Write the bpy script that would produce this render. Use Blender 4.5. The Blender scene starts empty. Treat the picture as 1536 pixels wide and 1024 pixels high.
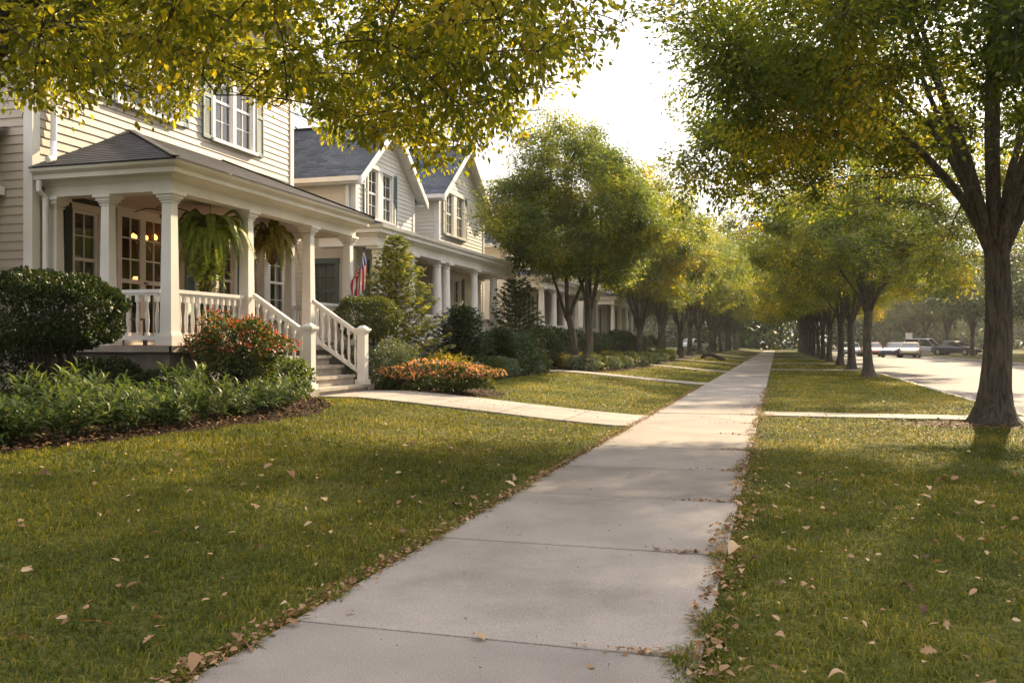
SUN_EL=28; SUN_AZ=14; SUN_E=4.8; SKY=.12; VEIL=(7.3,7.05,7.25); HAZE=.00028; EXPO=1.38
import bpy, math, random
import numpy as np
from mathutils import Vector, Matrix
random.seed(7); RNG = np.random.default_rng(7)
S = bpy.context.scene; COL = S.collection
R = math.radians
ORG = {}
ORD = ['first','second','third','fourth','fifth','sixth','seventh','eighth','ninth','tenth','eleventh','twelfth','thirteenth','fourteenth','fifteenth','sixteenth','seventeenth','eighteenth','nineteenth','twentieth']

def tag(o, label=None, cat=None, group=None, kind=None):
    if label: o['label'] = label
    if cat: o['category'] = cat
    if group: o['group'] = group
    if kind: o['kind'] = kind
    return o

def empty(name, loc=(0,0,0), label=None, cat=None, group=None):
    o = bpy.data.objects.new(name, None); COL.objects.link(o); o.location = loc
    o.empty_display_size = .2
    ORG[o.name] = Vector(loc)
    return tag(o, label, cat, group)

def org(o):
    while o is not None and o.name not in ORG: o = o.parent
    return ORG[o.name] if o is not None else Vector((0,0,0))

def link(me, name, parent=None):
    o = bpy.data.objects.new(name, me); COL.objects.link(o)
    if parent is not None: o.parent = parent
    return o

def copy_tree(o, parent=None):
    c = o.copy(); COL.objects.link(c); c.parent = parent
    for ch in o.children: copy_tree(ch, c)
    return c

class MB:
    def __init__(s): s.v = []; s.f = []; s.uv = []; s.mi = []
    def face(s, pts, uv=None, m=0):
        i = len(s.v); s.v += [tuple(p) for p in pts]; s.f.append(tuple(range(i, i+len(pts))))
        s.uv.append(uv or [(0,0)]*len(pts)); s.mi.append(m)
    def hexa(s, c, m=0):      # c: 8 corners, bottom ring 0-3 ccw, top ring 4-7
        i = len(s.v); s.v += [tuple(p) for p in c]
        for q in ((0,3,2,1),(4,5,6,7),(0,1,5,4),(1,2,6,5),(2,3,7,6),(3,0,4,7)):
            s.f.append(tuple(i+k for k in q)); s.uv.append([(0,0),(1,0),(1,1),(0,1)]); s.mi.append(m)
    def box(s, x0,x1,y0,y1,z0,z1, m=0):
        s.hexa([(x0,y0,z0),(x1,y0,z0),(x1,y1,z0),(x0,y1,z0),(x0,y0,z1),(x1,y0,z1),(x1,y1,z1),(x0,y1,z1)], m)
    def obox(s, F, u0,u1,z0,z1,d0,d1, m=0):   # box in a wall frame F=(O,U,N)
        p = lambda u,z,d: F.p(u,z,d)
        s.hexa([p(u0,z0,d0),p(u1,z0,d0),p(u1,z0,d1),p(u0,z0,d1),p(u0,z1,d0),p(u1,z1,d0),p(u1,z1,d1),p(u0,z1,d1)], m)
    def bar(s, a, b, w, h, up=(0,0,1), m=0):   # rectangular bar from a to b
        a=Vector(a); b=Vector(b); d=(b-a).normalized(); sd=d.cross(Vector(up)).normalized(); u=sd.cross(d)
        s.hexa([a-sd*w/2-u*h/2, a+sd*w/2-u*h/2, b+sd*w/2-u*h/2, b-sd*w/2-u*h/2,
                a-sd*w/2+u*h/2, a+sd*w/2+u*h/2, b+sd*w/2+u*h/2, b-sd*w/2+u*h/2], m)
    def tube(s, pts, rad, n=8, cap=True, m=0, flut=None):
        pts=[Vector(p) for p in pts]; base=len(s.v); k=len(pts)
        ref=Vector((1,0,0)); d0=(pts[1]-pts[0]).normalized()
        if abs(d0.x)>.8: ref=Vector((0,1,0))
        for i,p in enumerate(pts):
            d=(pts[min(i+1,k-1)]-pts[max(i-1,0)])
            if d.length<1e-9: d=Vector((0,0,1))
            d.normalize(); a=(ref-d*ref.dot(d)).normalized(); b=d.cross(a)
            for j in range(n):
                t=2*math.pi*j/n; r=rad[i]
                if flut: r*=flut(t,i)
                s.v.append(tuple(p+a*math.cos(t)*r+b*math.sin(t)*r))
        for i in range(k-1):
            for j in range(n):
                q=(base+i*n+j, base+i*n+(j+1)%n, base+(i+1)*n+(j+1)%n, base+(i+1)*n+j)
                s.f.append(q); s.uv.append([(0,0)]*4); s.mi.append(m)
        if cap:
            s.f.append(tuple(base+j for j in range(n))[::-1]); s.uv.append([(0,0)]*n); s.mi.append(m)
            s.f.append(tuple(base+(k-1)*n+j for j in range(n))); s.uv.append([(0,0)]*n); s.mi.append(m)
    def lathe(s, c, prof, n=12, m=0):         # prof: (z, r)
        s.tube([(c[0],c[1],c[2]+z) for z,r in prof], [r for z,r in prof], n, True, m)
    def build(s, name, mat, parent=None, smooth=False, label=None):
        me = bpy.data.meshes.new(name)
        o = org(parent) if parent is not None else Vector((0,0,0))
        me.from_pydata([(x-o.x,y-o.y,z-o.z) for x,y,z in s.v], [], s.f)
        uvl = me.uv_layers.new(name='UVMap')
        uvl.data.foreach_set('uv', np.array([c for f in s.uv for c in f], dtype=np.float32).ravel())
        for q in (mat if isinstance(mat,(list,tuple)) else [mat]): me.materials.append(q)
        if isinstance(mat,(list,tuple)): me.polygons.foreach_set('material_index', s.mi)
        if smooth is True: me.polygons.foreach_set('use_smooth', [True]*len(s.f))
        me.update(); ob = link(me, name, parent)
        if label: ob['label'] = label
        return ob

class Fr:          # wall frame: origin, along, outward normal
    def __init__(s, O, U, N): s.O=Vector(O); s.U=Vector(U); s.N=Vector(N); s.Z=Vector((0,0,1))
    def p(s,u,z,d=0): return s.O+s.U*u+s.N*d+s.Z*z

# ---------------------------------------------------------------- numpy meshes
def np_mesh(name, V, F, mat, parent=None, rnd=None, smooth=False, at=None):
    V=np.asarray(V,dtype=np.float32); F=np.asarray(F,dtype=np.int32); n,k=F.shape
    me=bpy.data.meshes.new(name); me.vertices.add(len(V)); me.vertices.foreach_set('co', V.ravel())
    me.loops.add(n*k); me.loops.foreach_set('vertex_index', F.ravel())
    me.polygons.add(n); me.polygons.foreach_set('loop_start', np.arange(0,n*k,k,dtype=np.int32))
    if smooth: me.polygons.foreach_set('use_smooth', np.ones(n,dtype=bool))
    if rnd is not None:
        a=me.attributes.new('rnd','FLOAT','FACE'); a.data.foreach_set('value', np.asarray(rnd,dtype=np.float32))
    if mat: me.materials.append(mat)
    me.update(); me.validate()
    return link(me, name, parent)

T_Q = (np.array([(0,0,0),(.45,.31,.05),(1,0,-.12),(.45,-.31,.05)]), np.array([(0,3,2,1)]))
T_L = (np.array([(0,0,0),(.45,0,-.03),(1,0,-.14),(.22,.26,.06),(.62,.25,.02),(.22,-.26,.06),(.62,-.25,.02)]),
       np.array([(0,1,3),(1,4,3),(1,2,4),(0,5,1),(1,5,6),(1,6,2)]))
T_B = (np.array([(0,-.02,0),(0,.02,0),(.33,-.1,.09),(.33,.1,.09),(.68,-.09,.07),(.68,.09,.07),(1,-.01,-.12),(1,.01,-.12)]),
       np.array([(0,1,3,2),(2,3,5,4),(4,5,7,6)]))
T_N = (np.array([(0,0,0),(.5,.12,.03),(1,0,-.05),(.5,-.12,.03)]), np.array([(0,3,2,1)]))

def unit(a): return a/np.maximum(np.linalg.norm(a,axis=1,keepdims=True),1e-9)
def leaves(P, D, N, Sz, T):
    D=unit(D); side=unit(np.cross(N,D)); N=np.cross(D,side)
    tv,tf=T; k=len(tv); Sz=np.asarray(Sz)[:,None,None]
    V=P[:,None,:]+Sz*(tv[None,:,0,None]*D[:,None,:]+tv[None,:,1,None]*side[:,None,:]+tv[None,:,2,None]*N[:,None,:])
    n=len(P); F=(tf[None]+(np.arange(n)*k)[:,None,None]).reshape(-1,tf.shape[1])
    r=np.repeat(RNG.random(n), len(tf))
    return V.reshape(-1,3), F, r
def nrm(n,s=1.): return RNG.normal(0,s,(n,3))

# ---------------------------------------------------------------- materials
def new(name):
    m=bpy.data.materials.new(name); m.use_nodes=True; nt=m.node_tree; nt.nodes.clear()
    return m, nt, lambda t: nt.nodes.new('ShaderNode'+t), nt.links.new
def ramp(nt, stops):
    r=nt.nodes.new('ShaderNodeValToRGB'); e=r.color_ramp.elements
    e[0].position,e[0].color=stops[0][0],(*stops[0][1],1); e[1].position,e[1].color=stops[-1][0],(*stops[-1][1],1)
    for p,c in stops[1:-1]:
        q=e.new(p); q.color=(*c,1)
    return r
def mix2(c,f): return tuple(x*f for x in c)
def mat(name, col, rough=.6, var=.12, scale=4., bump=0., bscale=40., spec=.5, metal=0., col2=None, detail=6, stretch=None, coat=0):
    m,nt,N,L=new(name); out=N('OutputMaterial'); b=N('BsdfPrincipled'); L(b.outputs[0],out.inputs[0])
    tc=N('TexCoord'); mp=N('Mapping'); L(tc.outputs['Object'],mp.inputs[0])
    if stretch: mp.inputs['Scale'].default_value=stretch
    n=N('TexNoise'); n.inputs['Scale'].default_value=scale; n.inputs['Detail'].default_value=detail; L(mp.outputs[0],n.inputs[0])
    r=ramp(nt,[(.25,col2 or mix2(col,1-var*1.6)),(.55,col),(.8,mix2(col,1+var))]); L(n.outputs[0],r.inputs[0]); L(r.outputs[0],b.inputs['Base Color'])
    b.inputs['Roughness'].default_value=rough; b.inputs['Metallic'].default_value=metal
    b.inputs['Specular IOR Level'].default_value=spec; b.inputs['Coat Weight'].default_value=coat
    if bump:
        n2=N('TexNoise'); n2.inputs['Scale'].default_value=bscale; n2.inputs['Detail'].default_value=5; L(mp.outputs[0],n2.inputs[0])
        bp=N('Bump'); bp.inputs['Strength'].default_value=bump; bp.inputs['Distance'].default_value=.02
        L(n2.outputs[0],bp.inputs['Height']); L(bp.outputs[0],b.inputs['Normal'])
    return m
def leafmat(name, stops, transl=.4, patch=.9, pw=.5, rough=.55, spec=.35, tint=1.5, objvar=.0):
    m,nt,N,L=new(name); out=N('OutputMaterial'); b=N('BsdfPrincipled'); t=N('BsdfTranslucent'); mx=N('MixShader')
    a=N('Attribute'); a.attribute_name='rnd'; tc=N('TexCoord'); n=N('TexNoise'); n.inputs['Scale'].default_value=patch; n.inputs['Detail'].default_value=3
    L(tc.outputs['Object'],n.inputs[0])
    st=N('MapRange'); st.inputs[1].default_value=.3; st.inputs[2].default_value=.7; L(n.outputs[0],st.inputs[0])
    f=N('Mix'); f.inputs[0].default_value=pw; L(a.outputs['Fac'],f.inputs[2]); L(st.outputs[0],f.inputs[3])
    src=f.outputs[0]
    if objvar:
        oi=N('ObjectInfo'); q=N('Math'); q.operation='MULTIPLY_ADD'; L(oi.outputs['Random'],q.inputs[0]); q.inputs[1].default_value=objvar; q.inputs[2].default_value=-objvar/2
        ad=N('Math'); L(q.outputs[0],ad.inputs[0]); L(src,ad.inputs[1]); src=ad.outputs[0]
    r=ramp(nt,stops); L(src,r.inputs[0]); L(r.outputs[0],b.inputs['Base Color'])
    g=N('Mix'); g.data_type='RGBA'; g.blend_type='MULTIPLY'; g.inputs[0].default_value=1; L(r.outputs[0],g.inputs[6]); g.inputs[7].default_value=(tint*1.15,tint,tint*.5,1)
    L(g.outputs[2],t.inputs[0]); b.inputs['Roughness'].default_value=rough; b.inputs['Specular IOR Level'].default_value=spec
    mx.inputs[0].default_value=transl; L(b.outputs[0],mx.inputs[1]); L(t.outputs[0],mx.inputs[2]); L(mx.outputs[0],out.inputs[0])
    return m

def shinglemat(name, col):
    m,nt,N,L=new(name); out=N('OutputMaterial'); b=N('BsdfPrincipled'); L(b.outputs[0],out.inputs[0])
    uv=N('UVMap'); br=N('TexBrick'); br.inputs['Scale'].default_value=1; br.inputs['Brick Width'].default_value=.3; br.inputs['Row Height'].default_value=.13
    br.inputs['Mortar Size'].default_value=.006; br.offset=.43
    br.inputs['Color1'].default_value=(*mix2(col,.65),1); br.inputs['Color2'].default_value=(*mix2(col,1.35),1); br.inputs['Mortar'].default_value=(*mix2(col,.25),1)
    L(uv.outputs[0],br.inputs[0])
    n=N('TexNoise'); n.inputs['Scale'].default_value=90; L(uv.outputs[0],n.inputs[0])
    n2=N('TexNoise'); n2.inputs['Scale'].default_value=.8; n2.inputs['Detail'].default_value=4; L(uv.outputs[0],n2.inputs[0])
    r=ramp(nt,[(.3,(.6,.6,.6)),(.7,(1.3,1.3,1.3))]); L(n.outputs[0],r.inputs[0]); r2=ramp(nt,[(.3,(.75,.78,.8)),(.7,(1.2,1.15,1.1))]); L(n2.outputs[0],r2.inputs[0])
    g=N('Mix'); g.data_type='RGBA'; g.blend_type='MULTIPLY'; g.inputs[0].default_value=1; L(br.outputs[0],g.inputs[6]); L(r.outputs[0],g.inputs[7])
    h=N('Mix'); h.data_type='RGBA'; h.blend_type='MULTIPLY'; h.inputs[0].default_value=1; L(g.outputs[2],h.inputs[6]); L(r2.outputs[0],h.inputs[7])
    L(h.outputs[2],b.inputs['Base Color']); b.inputs['Roughness'].default_value=.85
    bp=N('Bump'); bp.inputs['Strength'].default_value=.6; bp.inputs['Distance'].default_value=.01; L(br.outputs['Fac'],bp.inputs['Height']); bp.invert=True; L(bp.outputs[0],b.inputs['Normal'])
    return m

def concretemat(name, col, dark=.7, isl=.10, stain=1.1):
    m,nt,N,L=new(name); out=N('OutputMaterial'); b=N('BsdfPrincipled'); L(b.outputs[0],out.inputs[0])
    tc=N('TexCoord'); g=N('NewGeometry')
    n1=N('TexNoise'); n1.inputs['Scale'].default_value=stain; n1.inputs['Detail'].default_value=7; n1.inputs['Roughness'].default_value=.62; L(tc.outputs['Object'],n1.inputs[0])
    n2=N('TexNoise'); n2.inputs['Scale'].default_value=160; n2.inputs['Detail'].default_value=3; L(tc.outputs['Object'],n2.inputs[0])
    r1=ramp(nt,[(.3,mix2(col,dark)),(.5,col),(.7,mix2(col,1.2))]); L(n1.outputs[0],r1.inputs[0])
    r2=ramp(nt,[(.3,(.66,.66,.66)),(.5,(1,1,1)),(.72,(1.25,1.25,1.25))]); L(n2.outputs[0],r2.inputs[0])
    mm=N('MapRange'); mm.inputs[3].default_value=1-isl; mm.inputs[4].default_value=1+isl*.6; L(g.outputs['Random Per Island'],mm.inputs[0])
    a=N('Mix'); a.data_type='RGBA'; a.blend_type='MULTIPLY'; a.inputs[0].default_value=1; L(r1.outputs[0],a.inputs[6]); L(r2.outputs[0],a.inputs[7])
    c=N('VectorMath'); c.operation='SCALE'; L(a.outputs[2],c.inputs[0]); L(mm.outputs[0],c.inputs['Scale']); 
    v=N('TexVoronoi'); v.inputs['Scale'].default_value=26; L(tc.outputs['Object'],v.inputs[0]); r3=ramp(nt,[(.02,(.35,.3,.25)),(.06,(1,1,1))]); L(v.outputs['Distance'],r3.inputs[0])
    e=N('Mix'); e.data_type='RGBA'; e.blend_type='MULTIPLY'; e.inputs[0].default_value=.5; L(c.outputs[0],e.inputs[6]); L(r3.outputs[0],e.inputs[7])
    wn=N('TexNoise'); wn.inputs['Scale'].default_value=2.2; wn.inputs['Detail'].default_value=6; L(tc.outputs['Object'],wn.inputs[0])
    wa=N('VectorMath'); wa.operation='MULTIPLY_ADD'; L(wn.outputs['Color'],wa.inputs[0]); wa.inputs[1].default_value=(.9,.9,.9); L(tc.outputs['Object'],wa.inputs[2])
    vc=N('TexVoronoi'); vc.feature='DISTANCE_TO_EDGE'; vc.inputs['Scale'].default_value=.42; L(wa.outputs[0],vc.inputs[0]); rc=ramp(nt,[(.0,(.35,.32,.3)),(.0045,(1,1,1))]); L(vc.outputs['Distance'],rc.inputs[0])
    mk=N('TexNoise'); mk.inputs['Scale'].default_value=.23; L(tc.outputs['Object'],mk.inputs[0]); mr=N('MapRange'); mr.inputs[1].default_value=.5; mr.inputs[2].default_value=.62; L(mk.outputs[0],mr.inputs[0])
    e2=N('Mix'); e2.data_type='RGBA'; e2.blend_type='MULTIPLY'; L(mr.outputs[0],e2.inputs[0]); L(e.outputs[2],e2.inputs[6]); L(rc.outputs[0],e2.inputs[7]); e=e2
    L(e.outputs[2],b.inputs['Base Color']); b.inputs['Roughness'].default_value=.85; b.inputs['Specular IOR Level'].default_value=.3
    bp=N('Bump'); bp.inputs['Strength'].default_value=.35; bp.inputs['Distance'].default_value=.006; L(n2.outputs[0],bp.inputs['Height']); L(bp.outputs[0],b.inputs['Normal'])
    return m

def barkmat(name, col):
    m,nt,N,L=new(name); out=N('OutputMaterial'); b=N('BsdfPrincipled'); L(b.outputs[0],out.inputs[0])
    tc=N('TexCoord'); mp=N('Mapping'); mp.inputs['Scale'].default_value=(1,1,.12); L(tc.outputs['Object'],mp.inputs[0])
    n=N('TexNoise'); n.inputs['Scale'].default_value=26; n.inputs['Detail'].default_value=8; n.inputs['Roughness'].default_value=.65; n.inputs['Distortion'].default_value=.6; L(mp.outputs[0],n.inputs[0])
    n3=N('TexNoise'); n3.inputs['Scale'].default_value=2.2; n3.inputs['Detail'].default_value=4; L(tc.outputs['Object'],n3.inputs[0])
    r=ramp(nt,[(.36,mix2(col,.35)),(.5,col),(.68,mix2(col,1.7))]); L(n.outputs[0],r.inputs[0])
    r3=ramp(nt,[(.35,(.75,.78,.72)),(.65,(1.15,1.08,1.))]); L(n3.outputs[0],r3.inputs[0])
    g=N('Mix'); g.data_type='RGBA'; g.blend_type='MULTIPLY'; g.inputs[0].default_value=1; L(r.outputs[0],g.inputs[6]); L(r3.outputs[0],g.inputs[7]); L(g.outputs[2],b.inputs['Base Color'])
    b.inputs['Roughness'].default_value=.9
    bp=N('Bump'); bp.inputs['Strength'].default_value=1; bp.inputs['Distance'].default_value=.035; L(n.outputs[0],bp.inputs['Height']); L(bp.outputs[0],b.inputs['Normal'])
    return m

def glassmat(name):
    m,nt,N,L=new(name); out=N('OutputMaterial'); gl=N('BsdfGlossy'); tr=N('BsdfTransparent'); fr=N('Fresnel'); fr.inputs[0].default_value=1.5; mx=N('MixShader')
    gl.inputs['Roughness'].default_value=.02; tr.inputs[0].default_value=(.8,.84,.84,1)
    tc=N('TexCoord'); n=N('TexNoise'); n.inputs['Scale'].default_value=1.7; L(tc.outputs['Object'],n.inputs[0]); bp=N('Bump'); bp.inputs['Strength'].default_value=.08; bp.inputs['Distance'].default_value=.05
    L(n.outputs[0],bp.inputs['Height']); L(bp.outputs[0],gl.inputs['Normal'])
    ad=N('Math'); ad.operation='MULTIPLY_ADD'; L(fr.outputs[0],ad.inputs[0]); ad.inputs[1].default_value=1.3; ad.inputs[2].default_value=.06
    L(ad.outputs[0],mx.inputs[0]); L(tr.outputs[0],mx.inputs[1]); L(gl.outputs[0],mx.inputs[2]); L(mx.outputs[0],out.inputs[0])
    return m
def emis(name,col,st):
    m,nt,N,L=new(name); out=N('OutputMaterial'); e=N('Emission'); e.inputs[0].default_value=(*col,1); e.inputs[1].default_value=st; L(e.outputs[0],out.inputs[0]); return m

M = dict(
 cream=mat('cream_siding_paint',(.48,.415,.33),.55,.11,1.2,.15,60), white_siding=mat('white_siding_paint',(.70,.66,.58),.5,.05,1.5,.12,60),
 pale_siding=mat('pale_siding_paint',(.66,.60,.51),.5,.05,1.5,.12,60),
 trim=mat('white_trim_paint',(.79,.765,.72),.42,.10,1.7,.1,50), trim2=mat('ivory_trim_paint',(.75,.71,.635),.45,.10,1.7,.1,50),
 shutter=mat('sage_shutter_paint',(.11,.17,.165),.5,.1,3), dark_green=mat('dark_green_paint',(.035,.05,.043),.4,.15,3),
 blue_trim=mat('slate_blue_paint',(.13,.18,.20),.45,.1,3),
 slate=shinglemat('charcoal_shingle',(.048,.048,.055)), blue_slate=shinglemat('blue_grey_shingle',(.062,.078,.105)),
 ceiling=mat('porch_ceiling_paint',(.55,.48,.38),.6,.05,3), stone=mat('foundation_stone',(.25,.22,.18),.85,.2,3,.5,30),
 deck=mat('porch_floor_paint',(.28,.15,.09),.45,.15,5,stretch=(1,12,1)), step=mat('stair_stone',(.40,.35,.29),.8,.25,3.5,.4,45),
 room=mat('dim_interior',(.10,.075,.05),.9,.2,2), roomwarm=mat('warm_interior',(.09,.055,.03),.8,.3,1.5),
 curtain=mat('lace_curtain',(.62,.62,.58),.9,.15,9,stretch=(12,12,.6)), glass=glassmat('window_glass'),
 gutter=mat('gutter_metal',(.80,.78,.74),.35,.05,3), bronze=mat('dark_bronze',(.05,.035,.02),.4,.1,5,metal=.8),
 bulb=emis('lit_bulb',(1,.36,.05),4.5), reflglow=emis('reflection_glow',(1,.45,.12),1.6),
 bark=barkmat('grey_brown_bark',(.088,.077,.062)), bark2=barkmat('dark_bark',(.06,.048,.038)),
 concrete=concretemat('sidewalk_concrete',(.248,.219,.194),isl=.17), walk=concretemat('path_concrete',(.29,.26,.225)), road=concretemat('pale_asphalt',(.105,.096,.094),.8,0,.35),
 curb=concretemat('curb_concrete',(.36,.33,.29)), joint=mat('joint_soil',(.02,.017,.014),.95,.3,20),
 terracotta=mat('terracotta',(.42,.15,.06),.8,.2,9), moss=mat('brown_coir',(.10,.055,.025),.95,.3,30,.8,60), soil=mat('potting_soil',(.04,.028,.02),.95,.3,30,.5,60),
 steel=mat('galvanised_steel',(.45,.46,.47),.4,.1,5,metal=.7), wood=mat('grey_wood',(.18,.13,.09),.7,.25,6,stretch=(1,12,1)),
)
# ================================================================ terrain
def sstep(t): t=np.clip(t,0,1); return t*t*(3-2*t)
def gz(x, y=0.):
    x=np.asarray(x,dtype=float); t=np.clip((-2.15-x)/4.1,0,1); g=.34*(.72*t+.28*t*t*(3-2*t))
    return np.where(x<0,g,0.)
def G(x,y=0): return float(gz(x))
CURB=3.9; ROAD2=14.3
BY=[-5,5,7,9.5,10.4,11.4,12.3,12.75,14.55,14.9,15.5,16.3,17.4,18.5,24,26.2,28.0,30,36,60,140]
BX=[-6.3,-6.0,-5.75,-5.6,-5.65,-6.0,-6.8,-7.2,-6.6,-5.2,-4.75,-4.95,-5.8,-6.3,-6.4,-6.2,-5.3,-5.1,-4.9,-5.2,-5.2]
def bedx(y): return np.interp(y,BY,BX)

# ================================================================ wall, window and roof builders
def clap(mb, F, u0,u1,z0,z1, holes=(), lim=None, e=.115, t=.016):
    z=z0
    while z<z1-.005:
        zt=min(z+e,z1); mid=(z+zt)/2; a,b=u0,u1
        if lim:
            a,b=lim(z); a2,b2=lim(zt)
        else: a2,b2=a,b
        if b-a>.02:
            segs=[(a,b,a2,b2)]
            for (h0,h1,k0,k1) in holes:
                if k0<mid<k1:
                    ns=[]
                    for (p,q,p2,q2) in segs:
                        if h1<=p or h0>=q: ns.append((p,q,p2,q2)); continue
                        if h0>p: ns.append((p,h0,p2,h0))
                        if h1<q: ns.append((h1,q,h1,q2))
                    segs=ns
            for (p,q,p2,q2) in segs:
                mb.face([F.p(p,z,t),F.p(q,z,t),F.p(q2,zt+.006,.001),F.p(p2,zt+.006,.001)])
                mb.face([F.p(p,z,.0),F.p(q,z,.0),F.p(q,z,t),F.p(p,z,t)])
        z+=e

def window(par, F, u, z, w, h, trim='trim', casing=.09, sashes=1, gap=.1, grid=(2,2), shut=None, sw=.34, curtain='half', deep=.7, dark='room', head=.05, shut_h=None, name='window', sill=True, glow=False):
    """opening lower-left at (u,z), w x h. Returns the window object."""
    T=M[trim]; c=casing
    m=MB(); m.obox(F,u-c,u,z,z+h,-.02,.04); m.obox(F,u+w,u+w+c,z,z+h,-.02,.04); m.obox(F,u-c-.02,u+w+c+.02,z+h,z+h+c+head,-.02,.052)
    n=sashes; ww=(w-(n-1)*gap)/n
    for i in range(1,n): m.obox(F,u+i*ww+(i-1)*gap,u+i*ww+i*gap,z,z+h,-.06,.035)
    win=m.build(name,T,par)
    if sill:
        m=MB(); m.obox(F,u-c-.05,u+w+c+.05,z-.06,z,-.02,.09); m.build('sill',T,win)
    for i in range(n):
        a=u+i*(ww+gap); b=a+ww; m=MB(); s=.045; zm=z+h*.5
        m.obox(F,a,a+s,z,z+h,-.055,-.012); m.obox(F,b-s,b,z,z+h,-.055,-.012); m.obox(F,a+s,b-s,z,z+s,-.055,-.013); m.obox(F,a+s,b-s,z+h-s,z+h,-.055,-.013)
        m.obox(F,a+s,b-s,zm-.025,zm+.025,-.055,-.008)
        gx,gzn=grid
        for k in range(1,gx):
            q=a+s+(b-a-2*s)*k/gx; m.obox(F,q-.008,q+.008,z+s,zm-.025,-.045,-.022); m.obox(F,q-.008,q+.008,zm+.025,z+h-s,-.045,-.022)
        for zz0,zz1 in ((z+s,zm-.025),(zm+.025,z+h-s)):
            for k in range(1,gzn):
                q=zz0+(zz1-zz0)*k/gzn; m.obox(F,a+s,b-s,q-.008,q+.008,-.044,-.024)
        m.build('sash',T,win)
        m=MB(); m.face([F.p(a+.01,z+.01,-.04),F.p(b-.01,z+.01,-.04),F.p(b-.01,z+h-.01,-.04),F.p(a+.01,z+h-.01,-.04)]); m.build('pane',M['glass'],win)
    # room behind
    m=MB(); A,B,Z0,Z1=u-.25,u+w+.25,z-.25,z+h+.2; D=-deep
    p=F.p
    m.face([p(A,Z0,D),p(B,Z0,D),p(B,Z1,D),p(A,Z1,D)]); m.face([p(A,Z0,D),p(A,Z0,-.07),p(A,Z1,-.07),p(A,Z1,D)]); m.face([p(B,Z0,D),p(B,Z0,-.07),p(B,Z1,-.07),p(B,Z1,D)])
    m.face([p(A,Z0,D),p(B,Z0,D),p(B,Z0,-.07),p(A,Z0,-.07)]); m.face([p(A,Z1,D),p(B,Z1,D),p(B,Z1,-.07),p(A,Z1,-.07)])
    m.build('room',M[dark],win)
    if curtain:
        m=MB(); zt=z+h*(.55 if curtain=='half' else 1.02); zb=z-.05
        spans=[(u-.02,u+w+.02)] if curtain in('half','full') else [(u-.02,u+w*.24),(u+w*.76,u+w+.02)]
        for s0,s1 in spans:
            k=max(8,int((s1-s0)/.03)); ph=random.random()*6
            pts=[(s0+(s1-s0)*i/k, -.14+.018*math.sin(i*1.9+ph)+.01*math.sin(i*.7)) for i in range(k+1)]
            for (ua,da),(ub,db) in zip(pts,pts[1:]): m.face([p(ua,zb,da),p(ub,zb,db),p(ub,zt,db),p(ua,zt,da)])
        m.build('curtain',M['curtain'],win)
    if shut:
        for s0 in (u-c-.03-sw, u+w+c+.03):
            m=MB(); zz0,zz1=z-.04,z+h+.06; s1=s0+sw; e=.045
            m.obox(F,s0,s0+e,zz0,zz1,.015,.05); m.obox(F,s1-e,s1,zz0,zz1,.015,.05)
            for q in (zz0,(zz0+zz1)/2-.03,zz1-.07): m.obox(F,s0+e,s1-e,q,q+.07,.015,.048)
            m.face([p(s0+e,zz0,.018),p(s1-e,zz0,.018),p(s1-e,zz1,.018),p(s0+e,zz1,.018)])
            for lo,hi in ((zz0+.07,(zz0+zz1)/2-.03),((zz0+zz1)/2+.04,zz1-.07)):
                q=lo
                while q<hi-.02:
                    m.face([p(s0+e,q,.044),p(s1-e,q,.044),p(s1-e,q+.034,.024),p(s0+e,q+.034,.024)]); q+=.036
            m.build('shutter',M[shut],par)
    return win

def roof_plane(mb, A,B,C,D, row=.13, thick=.006):
    """shingled plane: bottom edge A->B, top edge D->C (C==D allowed)"""
    A,B,C,D=map(Vector,(A,B,C,D)); n=((B-A).cross(D-A)).normalized()
    if n.z<0: n=-n
    L=max((D-A).dot(n.cross((B-A).normalized()).normalized()) if True else 0, 1e-3); L=abs(L)
    u0=(B-A).normalized(); k=max(1,int(round(L/row)))
    for i in range(k):
        t0,t1=i/k,(i+1)/k
        p0,p1=A.lerp(D,t0),B.lerp(C,t0); q0,q1=A.lerp(D,t1),B.lerp(C,t1)
        uv=[((x-A).dot(u0), v*row*k/k) for x,v in ((p0,i),(p1,i),(q1,i+.98),(q0,i+.98))]
        mb.face([p0+n*thick,p1+n*thick,q1+n*.002,q0+n*.002],uv)
        mb.face([p0,p1,p1+n*thick,p0+n*thick],[uv[0],uv[1],uv[1],uv[0]])

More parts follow.
